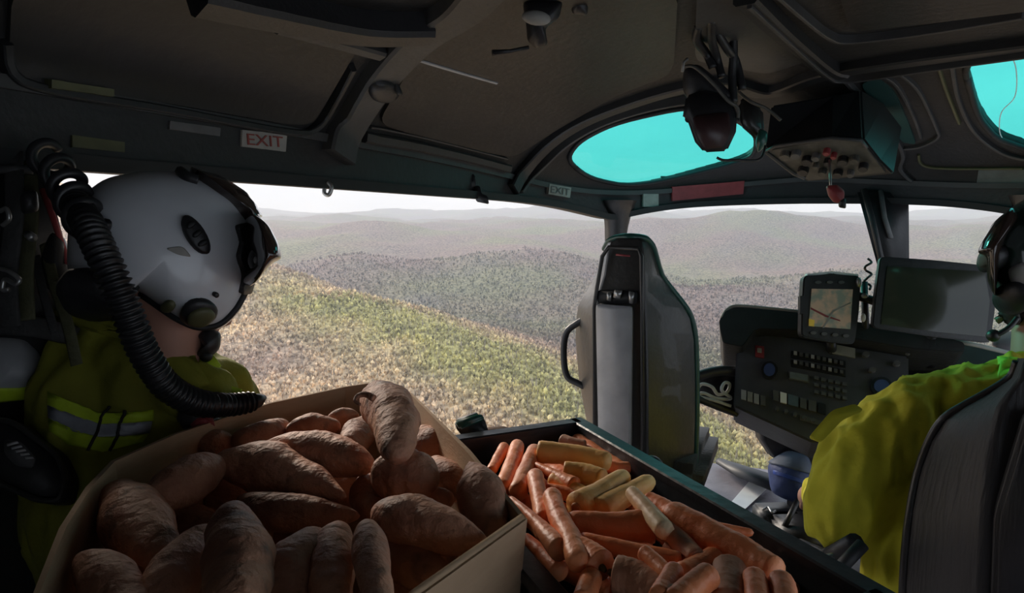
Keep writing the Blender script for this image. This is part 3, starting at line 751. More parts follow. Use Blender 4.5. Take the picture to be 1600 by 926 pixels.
ec = thing('equipment_case', 'low black equipment case under the carton and the carrot crate', 'case', (-.25, .55, 0))
obj('case_body', box((-.24, .52, CASE / 2 - .004), .70, .80, CASE - .012, .1, .02), M_dark, ec); obj('case_lid', box((-.24, .52, CASE - .012), .715, .815, .02, .1, .006), M_shell, ec)
def carrot(pts, w1, w2, lift, m=None, label=None, seed=0, end=None, group=None):
    """pts run from the crown to the tip; w1 and w2 are widths in pixels there"""
    R = random.Random(seed + 99); m = m or M_car; zp = ZR - .025 + lift
    if len(pts) == 2:
        a, b = pts; k = R.uniform(-.04, .04); pts = [a, ((a[0] + b[0]) / 2 - (b[1] - a[1]) * k, (a[1] + b[1]) / 2 + (b[0] - a[0]) * k), b]
    sp = [PZ(p[0], p[1], zp + (p[2] if len(p) > 2 else 0)) for p in pts]; d = sum((p - CAM).dot(FW) for p in sp) / len(sp)
    line = catmull(sp, 10); N = len(line); rs = []
    for i in range(N):
        t = i / (N - 1); r = lerp(w1, w2, t) / F * d / 2
        cap1 = min(1, t / .07); cap2 = min(1, (1 - t) / .10)
        r *= (1 - (1 - cap1) ** 2) ** .5 * .86 + .14 if cap1 < 1 else 1
        r *= max(.05, (1 - (1 - cap2) ** 2) ** .5)
        rs.append(r * (1 + .016 * math.sin(i * 2.1 + seed)))
    vs, fs = tube(line, rs, 14); off = V((seed * 1.3, seed, 0))
    for i in range(N):
        for k in range(14):
            v = vs[i * 14 + k]; rr = v - line[i]; vs[i * 14 + k] = line[i] + rr * (1 + .09 * noise.noise(v * 35 + off))
    o = obj('carrot', (vs, fs), m, base=True); tag(o, label, 'carrot', group or 'carrots in the crate')
    if end:
        t0 = (line[0] - line[1]).normalized(); r = rs[0] * (2.4 if end == 'cut' else 1.6); c0 = line[0] + t0 * .0005
        ring = [c0 - t0 * .002, c0 + t0 * .002, c0 + t0 * (.003 if end == 'cut' else .006)]
        obj('cut_end' if end == 'cut' else 'stem_stub', tube(ring, [r, r * .95, r * .55], 12), M_cut if end == 'cut' else M_crown, o)
    return o
Y, Wt, D = M_cary, M_carw, M_card2
CR = [
 ([(788, 698), (766, 738)], 20, 16, .02, None, 'stubby carrot end nearest the black clamp', None),
 ([(809, 694), (800, 725), (784, 768)], 24, 28, .03, None, 'tall pinkish carrot standing next to the stubby end by the clamp', None),
 ([(836, 702), (822, 735), (808, 772)], 26, 28, .035, None, 'thick upright carrot third from the carton panel at the back', None),
 ([(838, 706), (895, 710), (955, 722)], 36, 30, .045, Y, 'bright orange carrot lying level across the back of the crate', None),
 ([(878, 688), (916, 696)], 22, 18, .02, D, 'brownish yellow carrot top right under the back rim', 'stem'),
 ([(945, 728), (985, 730)], 22, 18, .02, None, 'short red carrot end behind the bright orange one', None),
 ([(900, 758), (868, 742), (836, 724)], 26, 8, .04, None, 'carrot with a thin pale tip pointing at the back left', None),
 ([(880, 738), (912, 741), (945, 750)], 36, 34, .04, Y, 'yellow stubby carrot below the bright orange one', None),
 ([(862, 748), (890, 760), (920, 775)], 24, 22, .035, Y, 'thin yellow-orange carrot left of the cut one', None),
 ([(900, 792), (935, 772), (978, 742)], 44, 28, .055, Y, 'yellow-orange carrot with a cut round end facing left', 'cut'),
 ([(932, 800), (970, 778), (1018, 750)], 44, 26, .05, Y, 'pale yellow carrot pointing up to the right rim', None),
 ([(836, 742), (842, 775), (850, 815)], 30, 26, .045, None, 'upright pinkish carrot beside the thick one', None),
 ([(862, 772), (872, 805), (892, 842), (906, 884)], 34, 34, .06, None, 'long bent pinkish carrot running down the middle left', None),
 ([(905, 775), (852, 764)], 26, 20, .03, None, 'red carrot behind the head of the bent one', None),
 ([(878, 862), (840, 818), (796, 776)], 38, 8, .055, None, 'long pointed carrot along the carton side with its tip at the back', None),
 ([(876, 895), (848, 866), (818, 838)], 34, 18, .03, None, 'carrot squeezed along the left wall below the long pointed one', None),
 ([(1024, 822), (965, 820), (884, 812)], 56, 28, .055, None, 'fat red-brown carrot lying level in the middle', 'stem'),
 ([(1066, 880), (990, 862), (904, 842)], 34, 26, .055, None, 'long thin dark red carrot below the fat one', None),
 ([(986, 768), (1010, 795), (1042, 832)], 24, 32, .07, Wt, 'whitish streaked carrot slanting down in the middle', None),
 ([(1036, 826), (1064, 848), (1092, 876)], 38, 30, .06, D, 'dusty mauve carrot continuing below the whitish one', None),
 ([(1044, 802), (1120, 842), (1170, 868), (1218, 898)], 56, 42, .065, None, 'biggest long carrot slanting down along the right wall', None),
 ([(1085, 826), (1130, 828), (1178, 832)], 34, 10, .045, None, 'sharp pointed carrot touching the right wall', None),
 ([(1012, 780), (1062, 812)], 30, 32, .05, None, 'orange carrot end above the biggest long one', None),
 ([(940, 886), (918, 868), (895, 855)], 52, 44, .055, None, 'carrot with its round crown facing forward under the thin dark one', 'stem'),
 ([(960, 895), (995, 905), (1050, 930)], 58, 66, .055, D, 'fat brown carrot with a dirty green shoulder at the bottom edge', 'stem'),
 ([(1006, 862), (1025, 878), (1046, 898)], 28, 24, .075, None, 'small carrot lying over the fat brown one', None),
 ([(1042, 856), (1078, 872)], 30, 26, .05, D, 'short dusty carrot by the mauve one', None),
 ([(1055, 890), (1030, 935)], 32, 36, .08, None, 'carrot tip standing in front of the fat brown one', None),
 ([(1118, 872), (1065, 905)], 42, 46, .055, None, 'smooth light carrot under the biggest long one', None),
 ([(1110, 898), (1050, 945)], 42, 44, .08, None, 'orange carrot at the bottom edge pointing up right', None),
 ([(1140, 888), (1138, 950)], 58, 56, .06, D, 'brownish blunt carrot at the bottom edge below the biggest one', None),
 ([(1178, 900), (1188, 960)], 40, 38, .07, None, 'round ended carrot second from the right at the bottom edge', 'cut'),
 ([(1220, 906), (1230, 965)], 44, 40, .07, None, 'round ended carrot nearest the right corner of the crate', 'stem'),
 ([(925, 900), (910, 940)], 36, 34, .05, None, 'red carrot end at the bottom edge by the left wall', None),
]
for k, (pts, w1, w2, lf_, m, lab, end) in enumerate(CR): carrot(pts, w1, w2, lf_, m, lab, k, end)
for k, (a, b, w) in enumerate([((800, 770), (860, 840), 40), ((870, 800), (930, 860), 44), ((930, 830), (1020, 850), 44), ((1000, 800), (1060, 850), 44), ((1060, 850), (1160, 880), 46), ((1100, 900), (1200, 920), 46), ((880, 720), (960, 770), 40), ((830, 720), (900, 760), 36), ((960, 760), (1030, 810), 40), ((950, 930), (1060, 900), 50), ((880, 880), (960, 930), 46), ((1180, 880), (1240, 930), 44), ((900, 690), (980, 740), 34), ((810, 730), (870, 790), 36), ((1050, 960), (1150, 930), 50), ((1150, 960), (1240, 950), 46)]):
    carrot([a, b], w, w * .8, .005, None, 'shaded carrot buried under the top layer', 60 + k, group='buried carrots in the crate')

# clamp and crumpled paper between the carton and the crate
cl = thing('strap_clamp', 'black strap clamp standing between the carton and the crate', 'clamp', PZ(742, 706, ZB - .08))
cd = 1.12
obj('body', slab([(712, 658), (752, 644), (760, 660), (772, 700), (744, 708), (716, 672)], P(742, 680, cd), -FW + V((.3, 0, .1)), .03, .006), M_dark, cl)
obj('lever', slab([(710, 656), (748, 644), (758, 652), (718, 668)], P(735, 656, cd - .02), -FW + V((0, 0, .8)), .012, .003), M_piping, cl)
obj('strap', tube(catmull([P(742, 704, cd), P(738, 760, cd + .02), P(735, 860, cd + .05)], 5), .012, 6, .2), M_strap, cl)
pp = obj('paper_bag', puff(round_poly([(752, 668), (790, 664), (814, 682), (812, 704), (790, 712), (765, 724), (756, 700)]), 1.16, .03), M_brownc, base=True); tag(pp, 'crumpled brown paper bag in the back corner of the crate', 'paper bag')

# ================================================================== the crew member by the door
def rimline(o_poly, bvh, off, r, n=8, closed=False):
    pts = list(o_poly) + ([o_poly[0]] if closed else [])
    pp, nn = surf_line(pts, bvh, off, 5); return tube(pp, r, n)
crew = thing('person', 'crew member in an olive jacket and white flight helmet looking out of the open door', 'person', (-.92, .62, 0))
Dp = .98
def cp_(px, py, d): return P(px, py, d)
body = merge(
    capsule(P(262, 615, 1.03), .09, P(215, 770, 1.03), .15),          # chest
    capsule(P(150, 600, 1.02), .085, P(170, 800, 1.05), .12),
    capsule(P(160, 560, 1.02), .080, P(330, 620, 1.08), .070),        # shoulders
    capsule(P(140, 520, 1.01), .050, P(215, 565, 1.01), .060), capsule(P(195, 560, .985), .045, P(225, 600, .965), .05), capsule(P(225, 605, .96), .05, P(320, 615, .98), .045), capsule(P(120, 505, 1.02), .038, P(170, 500, 1.04), .04),          # neck of the jacket
    capsule(P(128, 610, .98), .068, P(150, 720, .95), .062),          # near upper arm
    capsule(P(150, 720, .95), .060, P(260, 760, 1.02), .050),
    capsule(P(340, 620, 1.1), .062, P(370, 690, 1.16), .055),         # far arm
    capsule(P(215, 770, 1.03), .15, V((-.93, .66, .33)), .15),
    capsule(V((-.96, .66, .33)), .11, V((-.95, 1.08, .36)), .075), capsule(V((-.95, 1.08, .36)), .07, V((-.95, 1.12, .09)), .05),
    capsule(V((-.84, .68, .33)), .10, V((-.84, 1.06, .36)), .075), capsule(V((-.84, 1.06, .36)), .07, V((-.86, 1.10, .09)), .05))
jvf = remesh(body, .010, 5, .016, .055, 2)
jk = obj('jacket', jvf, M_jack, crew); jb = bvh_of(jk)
for x in (-.95, -.86):
    obj('boot', capsule(V((x, 1.10, .05)), .048, V((x, 1.22, .04)), .04), M_dark, crew)
head = remesh(merge(capsule(P(250, 440, 1.0), .075, P(262, 500, 1.0), .062), capsule(P(265, 500, .98), .048, P(258, 570, .98), .052), capsule(P(300, 500, 1.02), .045, P(312, 535, 1.02), .026), capsule(P(345, 470, 1.03), .018, P(352, 498, 1.04), .014)), .008, 4)
obj('head', head, M_skin, crew)
obj('collar', decal(round_poly([(78, 480), (110, 466), (180, 478), (240, 515), (300, 560), (330, 600), (300, 610), (240, 570), (190, 530), (120, 512)], 3, .2), jb, .012, 0, 6, 10), M_jack, crew)
obj('far_collar_flap', slab([(292, 566), (330, 550), (346, 572), (322, 590), (380, 608), (370, 618), (310, 600)], P(320, 585, .975), -FW + V((.2, 0, .4)), .01, .003), M_hiviz, crew)
def fit(poly, m, name, h=.003, parent=crew, bv=None): return obj(name, decal(poly, bv or jb, h, 0, 6, 9, .002), m, parent)
fit([(76, 612), (110, 632), (160, 648), (240, 640), (240, 656), (160, 664), (110, 650), (76, 632)], M_hiviz, 'fluorescent_band')
fit([(76, 632), (110, 650), (160, 665), (238, 656), (234, 676), (160, 684), (110, 672), (78, 652)], M_refl, 'silver_band')
fit([(78, 653), (110, 673), (160, 685), (232, 677), (222, 690), (160, 706), (110, 694), (80, 674)], M_hiviz, 'fluorescent_band')
for q in ([(174, 634), (160, 652), (150, 680), (138, 704)], [(196, 640), (190, 660), (184, 680), (170, 704)]):
    obj('seam', rimline(q, jb, .003, .0022, 6), M_blackp, crew)
obj('chest_badge', decal(ell(312, 648, 34, 12, 18, 6), jb, .012, .01, 5, 8), M_dark, crew)
obj('red_tag', decal(ell(322, 646, 18, 6, 12, 6), jb, .024, .004, 3, 8), M_red, crew)
# helmet
HO = round_poly([(106, 420), (108, 350), (128, 306), (168, 278), (235, 267), (300, 272), (350, 290), (386, 325), (400, 372), (398, 420), (388, 452), (372, 488), (345, 512), (312, 516), (278, 502), (240, 470), (206, 446), (190, 470), (150, 476), (120, 462)], 4, .35)
hn_ = (CAM - P(255, 390, .97)).normalized()
hvf = puff(HO, .97, .135, hn_, 2.3, 10, 10)
hs = obj('helmet_shell', hvf, M_helm, crew); hbv = bvh_of(hs); hs['label'] = 'white scuffed flight helmet shell'
def hp_(name, poly, m, h=.005, dome=0, step=7): return obj(name, decal(poly, hbv, h, dome, 6, step, .006), m, hs)
hp_('visor', round_poly([(292, 270), (330, 278), (372, 304), (404, 338), (426, 378), (431, 402), (420, 410), (404, 396), (388, 350), (362, 316), (325, 290)], 3, .25), M_visor, .012, .006)
vz = puff(round_poly([(384, 330), (408, 346), (426, 378), (431, 404), (414, 412), (398, 430), (384, 448), (376, 440), (388, 410), (384, 370)], 3, .3), .955, .135, hn_, 2.4)
obj('visor_cover', vz, M_visor, hs)
obj('visor_knob', puff(ell(402, 406, 15, 19, 20), .915, .03, None, 2.6), M_dark, hs)
obj('knob_screw', puff(ell(402, 406, 6, 7, 14), .884, .006), M_metal, hs)
hp_('visor_arm', round_poly([(366, 352), (384, 348), (388, 380), (378, 410), (392, 432), (386, 456), (372, 458), (378, 430), (368, 400), (374, 378)], 3, .2), M_dark, .008)
hp_('vent', ell(304, 368, 14, 33, 22, -32), M_dark, .008, .004)
for (x, y) in ((296, 355), (304, 368), (312, 381)): hp_('vent_slot', ell(x, y, 7, 4, 10, -32), M_rubber, .014, .002, 4)
hp_('ear_disc', ell(310, 485, 27, 20, 24, -8), M_dark, .006, .006)
hp_('ear_disc_ring', ell(312, 486, 17, 12, 20, -8), M_olive_pl, .014, .004)
hp_('rivet', ell(265, 476, 10, 8, 14), M_olive_pl, .006, .002); hp_('rivet', ell(335, 459, 4, 4, 10), M_dark, .006, .002)
hp_('scuff', round_poly([(258, 388), (285, 384), (300, 402), (278, 398)]), M_offw, .0015)
hp_('nape_pad', round_poly([(112, 440), (130, 416), (165, 424), (196, 446), (186, 478), (150, 484), (122, 470)], 3, .3), M_dark, .02, .01)
obj('edge_trim', rimline([(204, 450), (228, 462), (254, 480), (282, 498), (312, 509), (342, 504), (366, 482), (382, 454)], hbv, .002, .005), M_rubber, hs)
obj('crown_ridge', rimline([(282, 272), (292, 280), (308, 285)], hbv, .004, .008), M_dark, hs)
mc = obj('microphone', puff(round_poly([(306, 522), (330, 512), (346, 520), (344, 545), (326, 560), (304, 556), (318, 540)], 3, .3), .99, .022), M_dark, crew)
obj('microphone_foam', puff(ell(322, 556, 11, 10, 14), .985, .014), M_rubber, mc)
# breathing hose
hpts = [(116, 316, .84), (138, 352, .80), (160, 398, .785), (184, 450, .785), (206, 506, .80), (228, 556, .82), (262, 604, .85), (310, 629, .89), (360, 632, .94), (396, 627, .97)]
hl = catmull([P(*q) for q in hpts], 26)
acc = 0; rs = []; rad0 = .0165
for i, p in enumerate(hl):
    if i: acc += (p - hl[i - 1]).length
    rs.append(rad0 + .0030 * math.sin(acc / .0082 * 2 * math.pi) - .0035 * max(0, i / len(hl) - .8) / .2)
hose = thing('breathing_hose', 'black corrugated hose running from the door header over the crew shoulder', 'hose', hl[-1])
obj('corrugated_tube', tube(hl, rs, 18), M_hose, hose)
obj('end_plug', tube([P(392, 628, .968), P(404, 625, .98), P(414, 620, .99)], [.013, .011, .004], 10), M_dark, hose)
cc = catmull([P(*q) for q in [(68, 240, .93), (86, 262, .90), (104, 286, .87), (112, 306, .85), (126, 330, .83), (138, 352, .81)]], 40)
co = []; fr = frames(cc, RT)
for i, p in enumerate(cc):
    a = i / len(cc) * 2 * math.pi * 5; t_, A, B = fr[i]; co.append(p + (A * math.cos(a) + B * math.sin(a)) * .019)
obj('coiled_lead', tube(co, .0072, 8), M_hose, hose)

# crew seat and gear on the left
st = thing('crew_seat', 'dark folding crew seat beneath the crew member by the door', 'seat', (-.9, .52, 0))
obj('seat_base', box((-.9, .55, .09), .34, .44, .17, 0, .02), M_dark, st); obj('cushion', box((-.9, .55, .215), .36, .46, .08, 0, .03), M_leather, st)
sb_ = thing('seat_belt', 'olive and black shoulder straps hanging by the left door frame', 'harness', P(40, 520, 1.05))
def ribbon(pts, w, m, name, parent, d=None): 
    return obj(name, tube(catmull([P(q[0], q[1], q[2] * .9) for q in pts], 8), w, 8, .18, ref=RT), m, parent)
ribbon([(44, 250, 1.06), (48, 330, 1.03), (40, 420, 1.01), (42, 500, 1.0)], .012, M_strapo, 'strap', sb_)
ribbon([(20, 240, 1.05), (22, 330, 1.0), (12, 430, .99), (16, 510, .98)], .014, M_strap, 'strap', sb_)
ribbon([(70, 380, 1.05), (84, 440, 1.02), (104, 500, 1.0), (120, 570, .99)], .008, M_strapo, 'strap', sb_)
ribbon([(56, 400, 1.05), (66, 450, 1.02), (86, 520, 1.0)], .006, M_strap, 'strap', sb_)
obj('buckle', puff(round_poly([(30, 300), (58, 296), (62, 330), (34, 336)]), .90, .012), M_dark, sb_)
obj('buckle_pin', tube([P(44, 366, .89), P(52, 372, .885)], .006, 8), M_metal, sb_)
obj('buckle_ring', tube(catmull([P(*q) for q in [(0, 330, .87), (10, 326, .865), (14, 342, .865), (4, 352, .87)]], 6), .003, 8), M_metal, sb_)
obj('carabiner', tube(catmull([P(*q) for q in [(2, 420, .86), (14, 424, .855), (30, 436, .855), (24, 444, .855), (8, 436, .86), (4, 452, .86), (14, 452, .86)]], 6), .003, 8), M_metal, sb_)
gr = obj('grab_bar', tube([P(-20, 263, .92), P(52, 266, .94)], .007, 8), M_beam, base=True); tag(gr, 'short dark grab bar at the upper left door frame', 'handle')
ca = obj('gear_pouch', puff(round_poly([(62, 400), (80, 360), (104, 372), (112, 430), (98, 466), (70, 450)], 3, .3), .955, .03), M_dark, base=True); tag(ca, 'black pouch behind the helmet by the red piped frame', 'pouch')
lb = thing('lap_strap', 'dark blue-black strap crossing behind the crew shoulder at the left edge', 'strap', P(50, 515, .93))
obj('webbing', tube(catmull([P(-30, 506, .93), P(50, 510, .94), P(95, 520, .95), P(125, 524, .97)], 8), .015, 10, .25, ref=UP), M_strap, lb)
pb = obj('plastic_bag', puff(round_poly([(-40, 520), (40, 524), (66, 548), (80, 590), (62, 622), (-40, 634)], 3, .25), .97, .05), M_plasticbag, base=True); tag(pb, 'cloudy grey plastic bag with a yellow band at the left edge', 'bag')
pbb = bvh_of(pb); obj('yellow_band', decal([(-30, 606), (30, 606), (74, 598), (66, 616), (30, 622), (-30, 628)], pbb, .004, 0, 5, 10), M_hiviz, pb)
rd = thing('field_radio', 'black handheld radio with a slotted grille at the lower left', 'radio', P(45, 780, .9))
rn = (-FW + V((.2, 0, .5))).normalized()
rb = slab(round_poly([(-30, 650), (20, 654), (92, 710), (106, 742), (96, 784), (60, 786), (-30, 742)], 4, .25), P(45, 720, .86), rn, .04, .008)
obj('body', rb, M_dark, rd)
obj('grille_plate', slab(round_poly([(8, 686), (34, 690), (58, 716), (52, 732), (26, 728), (8, 708)], 3, .25), P(45, 720, .86), rn, .004, .001, .004), M_greyl, rd)
for k in range(5): obj('grille_slot', slab([(14 + k * 7, 694 + k * 5), (30 + k * 6, 690 + k * 6), (32 + k * 6, 693 + k * 6), (15 + k * 7, 698 + k * 5)], P(45, 720, .86), rn, .002, 0, .006), M_grey, rd)
obj('rim', tube([PN(x, y, P(45, 720, .86), rn) for x, y in round_poly([(-30, 654), (20, 658), (90, 712), (102, 742), (94, 780), (60, 782), (-30, 740)], 4, .25)], .004, 6), M_shell, rd)

# ================================================================== front passenger seat
ys = 1.74
def seat_shell(rows, y, thick):
    """rows: py, left edge, flat left, flat right, right edge (px), forward reach of the wings, lean"""
    out = []; ins = []
    for (py, a, b, c, d, fwd, lean) in rows:
        yy = y + lean; q = [PY(a, py, yy + fwd), PY(lerp(a, b, .5), py, yy + fwd * .38), PY(b, py, yy), PY(lerp(b, c, .5), py, yy - .004), PY(c, py, yy), PY(lerp(c, d, .5), py, yy + fwd * .42), PY(d, py, yy + fwd)]
        zz = q[3].z
        q = [V((v.x, v.y, lerp(v.z, zz, .0))) for v in q]
        out.append(q); ctr = sum(q, V()) / 7
        ins.append([v + V(((ctr.x - v.x) * .18, thick, 0)) for v in q])
    R = len(rows); vs = [v for r in out for v in r] + [v for r in ins for v in r]; fs = []; o = R * 7
    for i in range(R - 1):
        for k in range(6):
            fs.append((i * 7 + k, i * 7 + k + 1, i * 7 + 8 + k, i * 7 + 7 + k)); fs.append((o + i * 7 + k, o + i * 7 + 7 + k, o + i * 7 + 8 + k, o + i * 7 + k + 1))
        fs.append((i * 7, i * 7 + 7, o + i * 7 + 7, o + i * 7)); fs.append((i * 7 + 6, o + i * 7 + 6, o + i * 7 + 13, i * 7 + 13))
    for k in range(6): fs.append((k, o + k, o + k + 1, k + 1)); e = (R - 1) * 7; fs.append((e + k, e + k + 1, o + e + k + 1, o + e + k))
    return vs, fs, out
rows = [(372, 962, 966, 998, 1004, .02, .03), (377, 950, 956, 1003, 1012, .04, .028), (390, 943, 950, 1005, 1020, .06, .025), (430, 930, 944, 1007, 1032, .10, .02), (455, 916, 936, 1008, 1050, .13, .015), (478, 903, 930, 1009, 1068, .15, .012), (498, 900, 926, 1010, 1079, .165, .01), (530, 899, 925, 1011, 1085, .17, .008), (590, 904, 925, 1012, 1087, .17, .003), (650, 915, 928, 1012, 1087, .17, 0), (720, 930, 938, 1012, 1085, .165, 0), (770, 940, 946, 1012, 1081, .16, 0)]
svs, sfs, sout = seat_shell(rows, ys, .05)
fs_ = thing('front_seat', 'empty front passenger seat with a dark shell and grey centre panel', 'seat', (-.42, 1.85, 0))
sh = split_sharp(obj('shell', (svs, sfs), M_shell, fs_), 35)
sm = sh.modifiers.new('b', 'BEVEL'); sm.width = .006; sm.segments = 2; sm.limit_method = 'ANGLE'
n_b = V((0, -1, .02)).normalized(); p_b = V((0, ys, ZC - .2))
obj('centre_panel', slab(round_poly([(934, 474), (989, 478), (987, 700), (938, 688)], 5, .06), p_b, n_b, .03, .006, .022), M_grey, fs_)
sl = obj('belt_slot', slab(round_poly([(934, 452), (996, 454), (995, 476), (934, 474)], 4, .2), p_b, n_b, .01, .002, .006), M_rubber, fs_)  # dark raised plate stands in for the shade inside the slot
for q in ([(962, 452), (974, 453), (970, 466), (960, 464)], [(984, 454), (993, 456), (990, 474), (985, 473)], [(950, 456), (957, 456), (956, 470), (950, 468)]): obj('belt_fitting', slab(q, p_b, n_b, .006, .001, .014), M_metal, sl)
obj('panel_frame', tube([PN(x, y, p_b, n_b) + n_b * .006 for x, y in [(930, 700), (929, 480), (934, 447), (942, 400), (952, 386), (998, 388), (1003, 400), (1004, 480), (1005, 735)]], .006, 8), M_shell, fs_)
obj('red_label', slab([(964, 396), (986, 398), (986, 401), (964, 399)], p_b, n_b, .002, 0, .012), M_red, fs_)
edge = [r[6] + V((0, .012, 0)) for r in sout][::-1] + [sout[0][3] + V((0, .01, .004))] + [r[0] + V((0, .012, 0)) for r in sout[:3]]
obj('edge_piping', tube(catmull(edge, 3), .010, 8), M_piping, fs_)
hd = catmull([PY(x, y, ys + .13) for x, y in [(914, 498), (900, 506), (886, 518), (881, 540), (882, 572), (888, 590), (902, 598), (914, 604)]], 5)
obj('grab_handle', tube(hd, .0105, 10), M_dark, fs_)
obj('seat_pan', box((-.40, 2.0, .34), .36, .42, .10, 0, .03), M_leather, fs_); obj('pedestal', box((-.40, 1.98, .145), .26, .34, .288, 0, .01), M_dark, fs_)

# ================================================================== pilot's seat
yp = 1.36
rows2 = [(480, 1560, 1590, 1730, 1760, .05, .06), (520, 1540, 1580, 1760, 1800, .08, .05), (566, 1590, 1600, 1780, 1850, .10, .04), (590, 1580, 1592, 1790, 1860, .11, .035), (612, 1548, 1575, 1800, 1870, .12, .03), (634, 1508, 1562, 1800, 1880, .13, .025), (656, 1474, 1556, 1800, 1890, .14, .02), (690, 1452, 1548, 1800, 1900, .15, .015), (740, 1434, 1542, 1800, 1905, .16, .01), (800, 1422, 1538, 1800, 1905, .16, 0), (870, 1414, 1534, 1800, 1900, .16, 0), (990, 1408, 1530, 1800, 1890, .16, 0)][2:]
v2, f2, o2 = seat_shell(rows2, yp, .06)
ps = thing('pilot_seat', 'pilot seat back in black cover at the right edge', 'seat', (.38, 1.5, 0))
sp_ = split_sharp(obj('shell', (v2, f2), M_leather, ps), 35); sm = sp_.modifiers.new('b', 'BEVEL'); sm.width = .012; sm.segments = 3; sm.limit_method = 'ANGLE'
obj('edge_piping', tube(catmull([r[0] + V((0, .0, .002)) for r in o2], 4), .009, 8), M_shell, ps)
obj('centre_pad', slab(round_poly([(1600, 640), (1780, 640), (1790, 990), (1545, 990), (1552, 800)], 4, .1), V((0, yp, 0)), V((0, -1, 0)), .03, .01, .02), M_leather, ps)
obj('seat_pan', box((.40, 1.72, .20), .40, .44, .10, 0, .03), M_leather, ps); obj('pedestal', box((.40, 1.70, .075), .30, .36, .15, 0, .01), M_dark, ps)

# ================================================================== pilot
pil = thing('person', 'pilot in a mustard jacket and dark helmet in the right front seat', 'person', (.38, 1.75, 0))
pb_ = merge(
    capsule(P(1530, 640, 1.56), .115, P(1530, 860, 1.50), .14), capsule(P(1640, 640, 1.52), .11, P(1620, 860, 1.46), .14),
    capsule(P(1440, 640, 1.54), .082, P(1660, 625, 1.5), .09),
    capsule(P(1590, 590, 1.52), .06, P(1600, 640, 1.52), .09),
    capsule(P(1430, 652, 1.54), .098, P(1610, 636, 1.5), .112),
    capsule(P(1410, 668, 1.52), .098, P(1345, 720, 1.52), .092),
    capsule(P(1345, 720, 1.52), .09, P(1312, 790, 1.52), .086),
    capsule(P(1312, 786, 1.52), .082, P(1306, 806, 1.53), .076),
    capsule(P(1308, 800, 1.54), .06, P(1280, 770, 1.80), .045),
    capsule(P(1430, 700, 1.52), .09, P(1412, 880, 1.48), .085), capsule(P(1412, 880, 1.48), .085, P(1420, 980, 1.46), .10),
    capsule(V((.56, 1.66, .70)), .085, V((.66, 1.84, .50)), .07), capsule(V((.66, 1.84, .50)), .065, V((.52, 2.08, .50)), .045),
    capsule(V((.36, 1.62, .36)), .13, V((.40, 1.66, .42)), .13),
    capsule(V((.28, 1.66, .32)), .095, V((.26, 2.05, .34)), .075), capsule(V((.26, 2.05, .34)), .07, V((.26, 2.12, .10)), .05),
    capsule(V((.48, 1.66, .32)), .095, V((.50, 2.05, .34)), .075), capsule(V((.50, 2.05, .34)), .07, V((.50, 2.12, .10)), .05))
pv = remesh(pb_, .009, 4, .020, .055, 5)
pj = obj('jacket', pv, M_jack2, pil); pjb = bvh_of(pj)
for x in (.26, .50): obj('boot', capsule(V((x, 2.12, .05)), .048, V((x, 2.2, .045)), .04), M_dark, pil)
hm = remesh(merge(capsule(P(1275, 768, 1.82), .034, P(1266, 776, 1.90), .036), *[capsule(P(1256 + k * 6, 770 + k * 2, 1.90), .011, P(1254 + k * 6, 792, 1.93), .010) for k in range(4)], capsule(P(1286, 772, 1.86), .011, P(1284, 790, 1.90), .010)), .006, 3)
obj('hand', hm, M_skin, pil)
hr = remesh(merge(capsule(V((.515, 2.09, .50)), .034, V((.49, 2.14, .50)), .036), *[capsule(V((.475 + .012 * k, 2.16, .525 - .018 * k)), .011, V((.455 + .010 * k, 2.195, .515 - .018 * k)), .009) for k in range(4)], capsule(V((.50, 2.14, .535)), .011, V((.47, 2.165, .55)), .010)), .006, 3)
obj('hand', hr, M_skin, pil)
obj('lime_shoulder_patch', decal([(1560, 558), (1590, 560), (1600, 576), (1560, 592)], pjb, .004, 0, 5, 8), M_lime, pil)
obj('sleeve_flap', slab(round_poly([(1264, 682), (1300, 640), (1336, 630), (1350, 640), (1318, 654), (1284, 690)], 3, .2), P(1305, 660, 1.44), -FW + V((-.2, 0, .5)), .012, .004), M_jack2, pil)
hd2 = remesh(merge(capsule(P(1625, 420, 1.6), .085, P(1625, 480, 1.6), .07), capsule(P(1625, 490, 1.6), .055, P(1625, 560, 1.57), .06)), .01, 3)
obj('head', hd2, M_skin, pil)
PH = round_poly([(1535, 378), (1552, 346), (1600, 310), (1660, 292), (1725, 310), (1762, 370), (1758, 440), (1720, 500), (1650, 512), (1600, 505), (1572, 478), (1552, 440)], 4, .35)
pn_ = (CAM - P(1640, 410, 1.58)).normalized()
phv = puff(PH, 1.58, .14, pn_, 2.3, 10, 10)
psx = obj('helmet_shell', phv, M_helm2, pil); psx['label'] = 'dark green flight helmet shell'; phb = bvh_of(psx)
obj('visor_shield', puff(round_poly([(1527, 394), (1536, 374), (1556, 344), (1582, 322), (1592, 340), (1570, 372), (1560, 420), (1556, 466), (1544, 444), (1540, 402)], 3, .25), 1.56, .07, pn_), M_visor, psx)
def pd(name, poly, m, h=.006, dome=.004): return obj(name, decal(poly, phb, h, dome, 5, 6, .006), m, psx)
pd('visor_knob', ell(1562, 402, 14, 20, 20, 15), M_dark, .03, .008); pd('knob_ring', ell(1562, 402, 7, 11, 14, 15), M_beam, .042, .003)
pd('grey_temple', round_poly([(1576, 420), (1600, 408), (1630, 430), (1622, 470), (1590, 462)], 3, .3), M_grey, .006)
pd('ear_cup', ell(1590, 462, 26, 24, 20), M_dark, .02, .012)
pd('lower_pad', ell(1578, 492, 24, 18, 20), M_dark, .02, .012); pd('pad_screw', ell(1578, 490, 8, 8, 12), M_olive_pl, .04, .002)
pm = obj('microphone', puff(ell(1552, 524, 12, 10, 14), 1.52, .018), M_dark, pil)
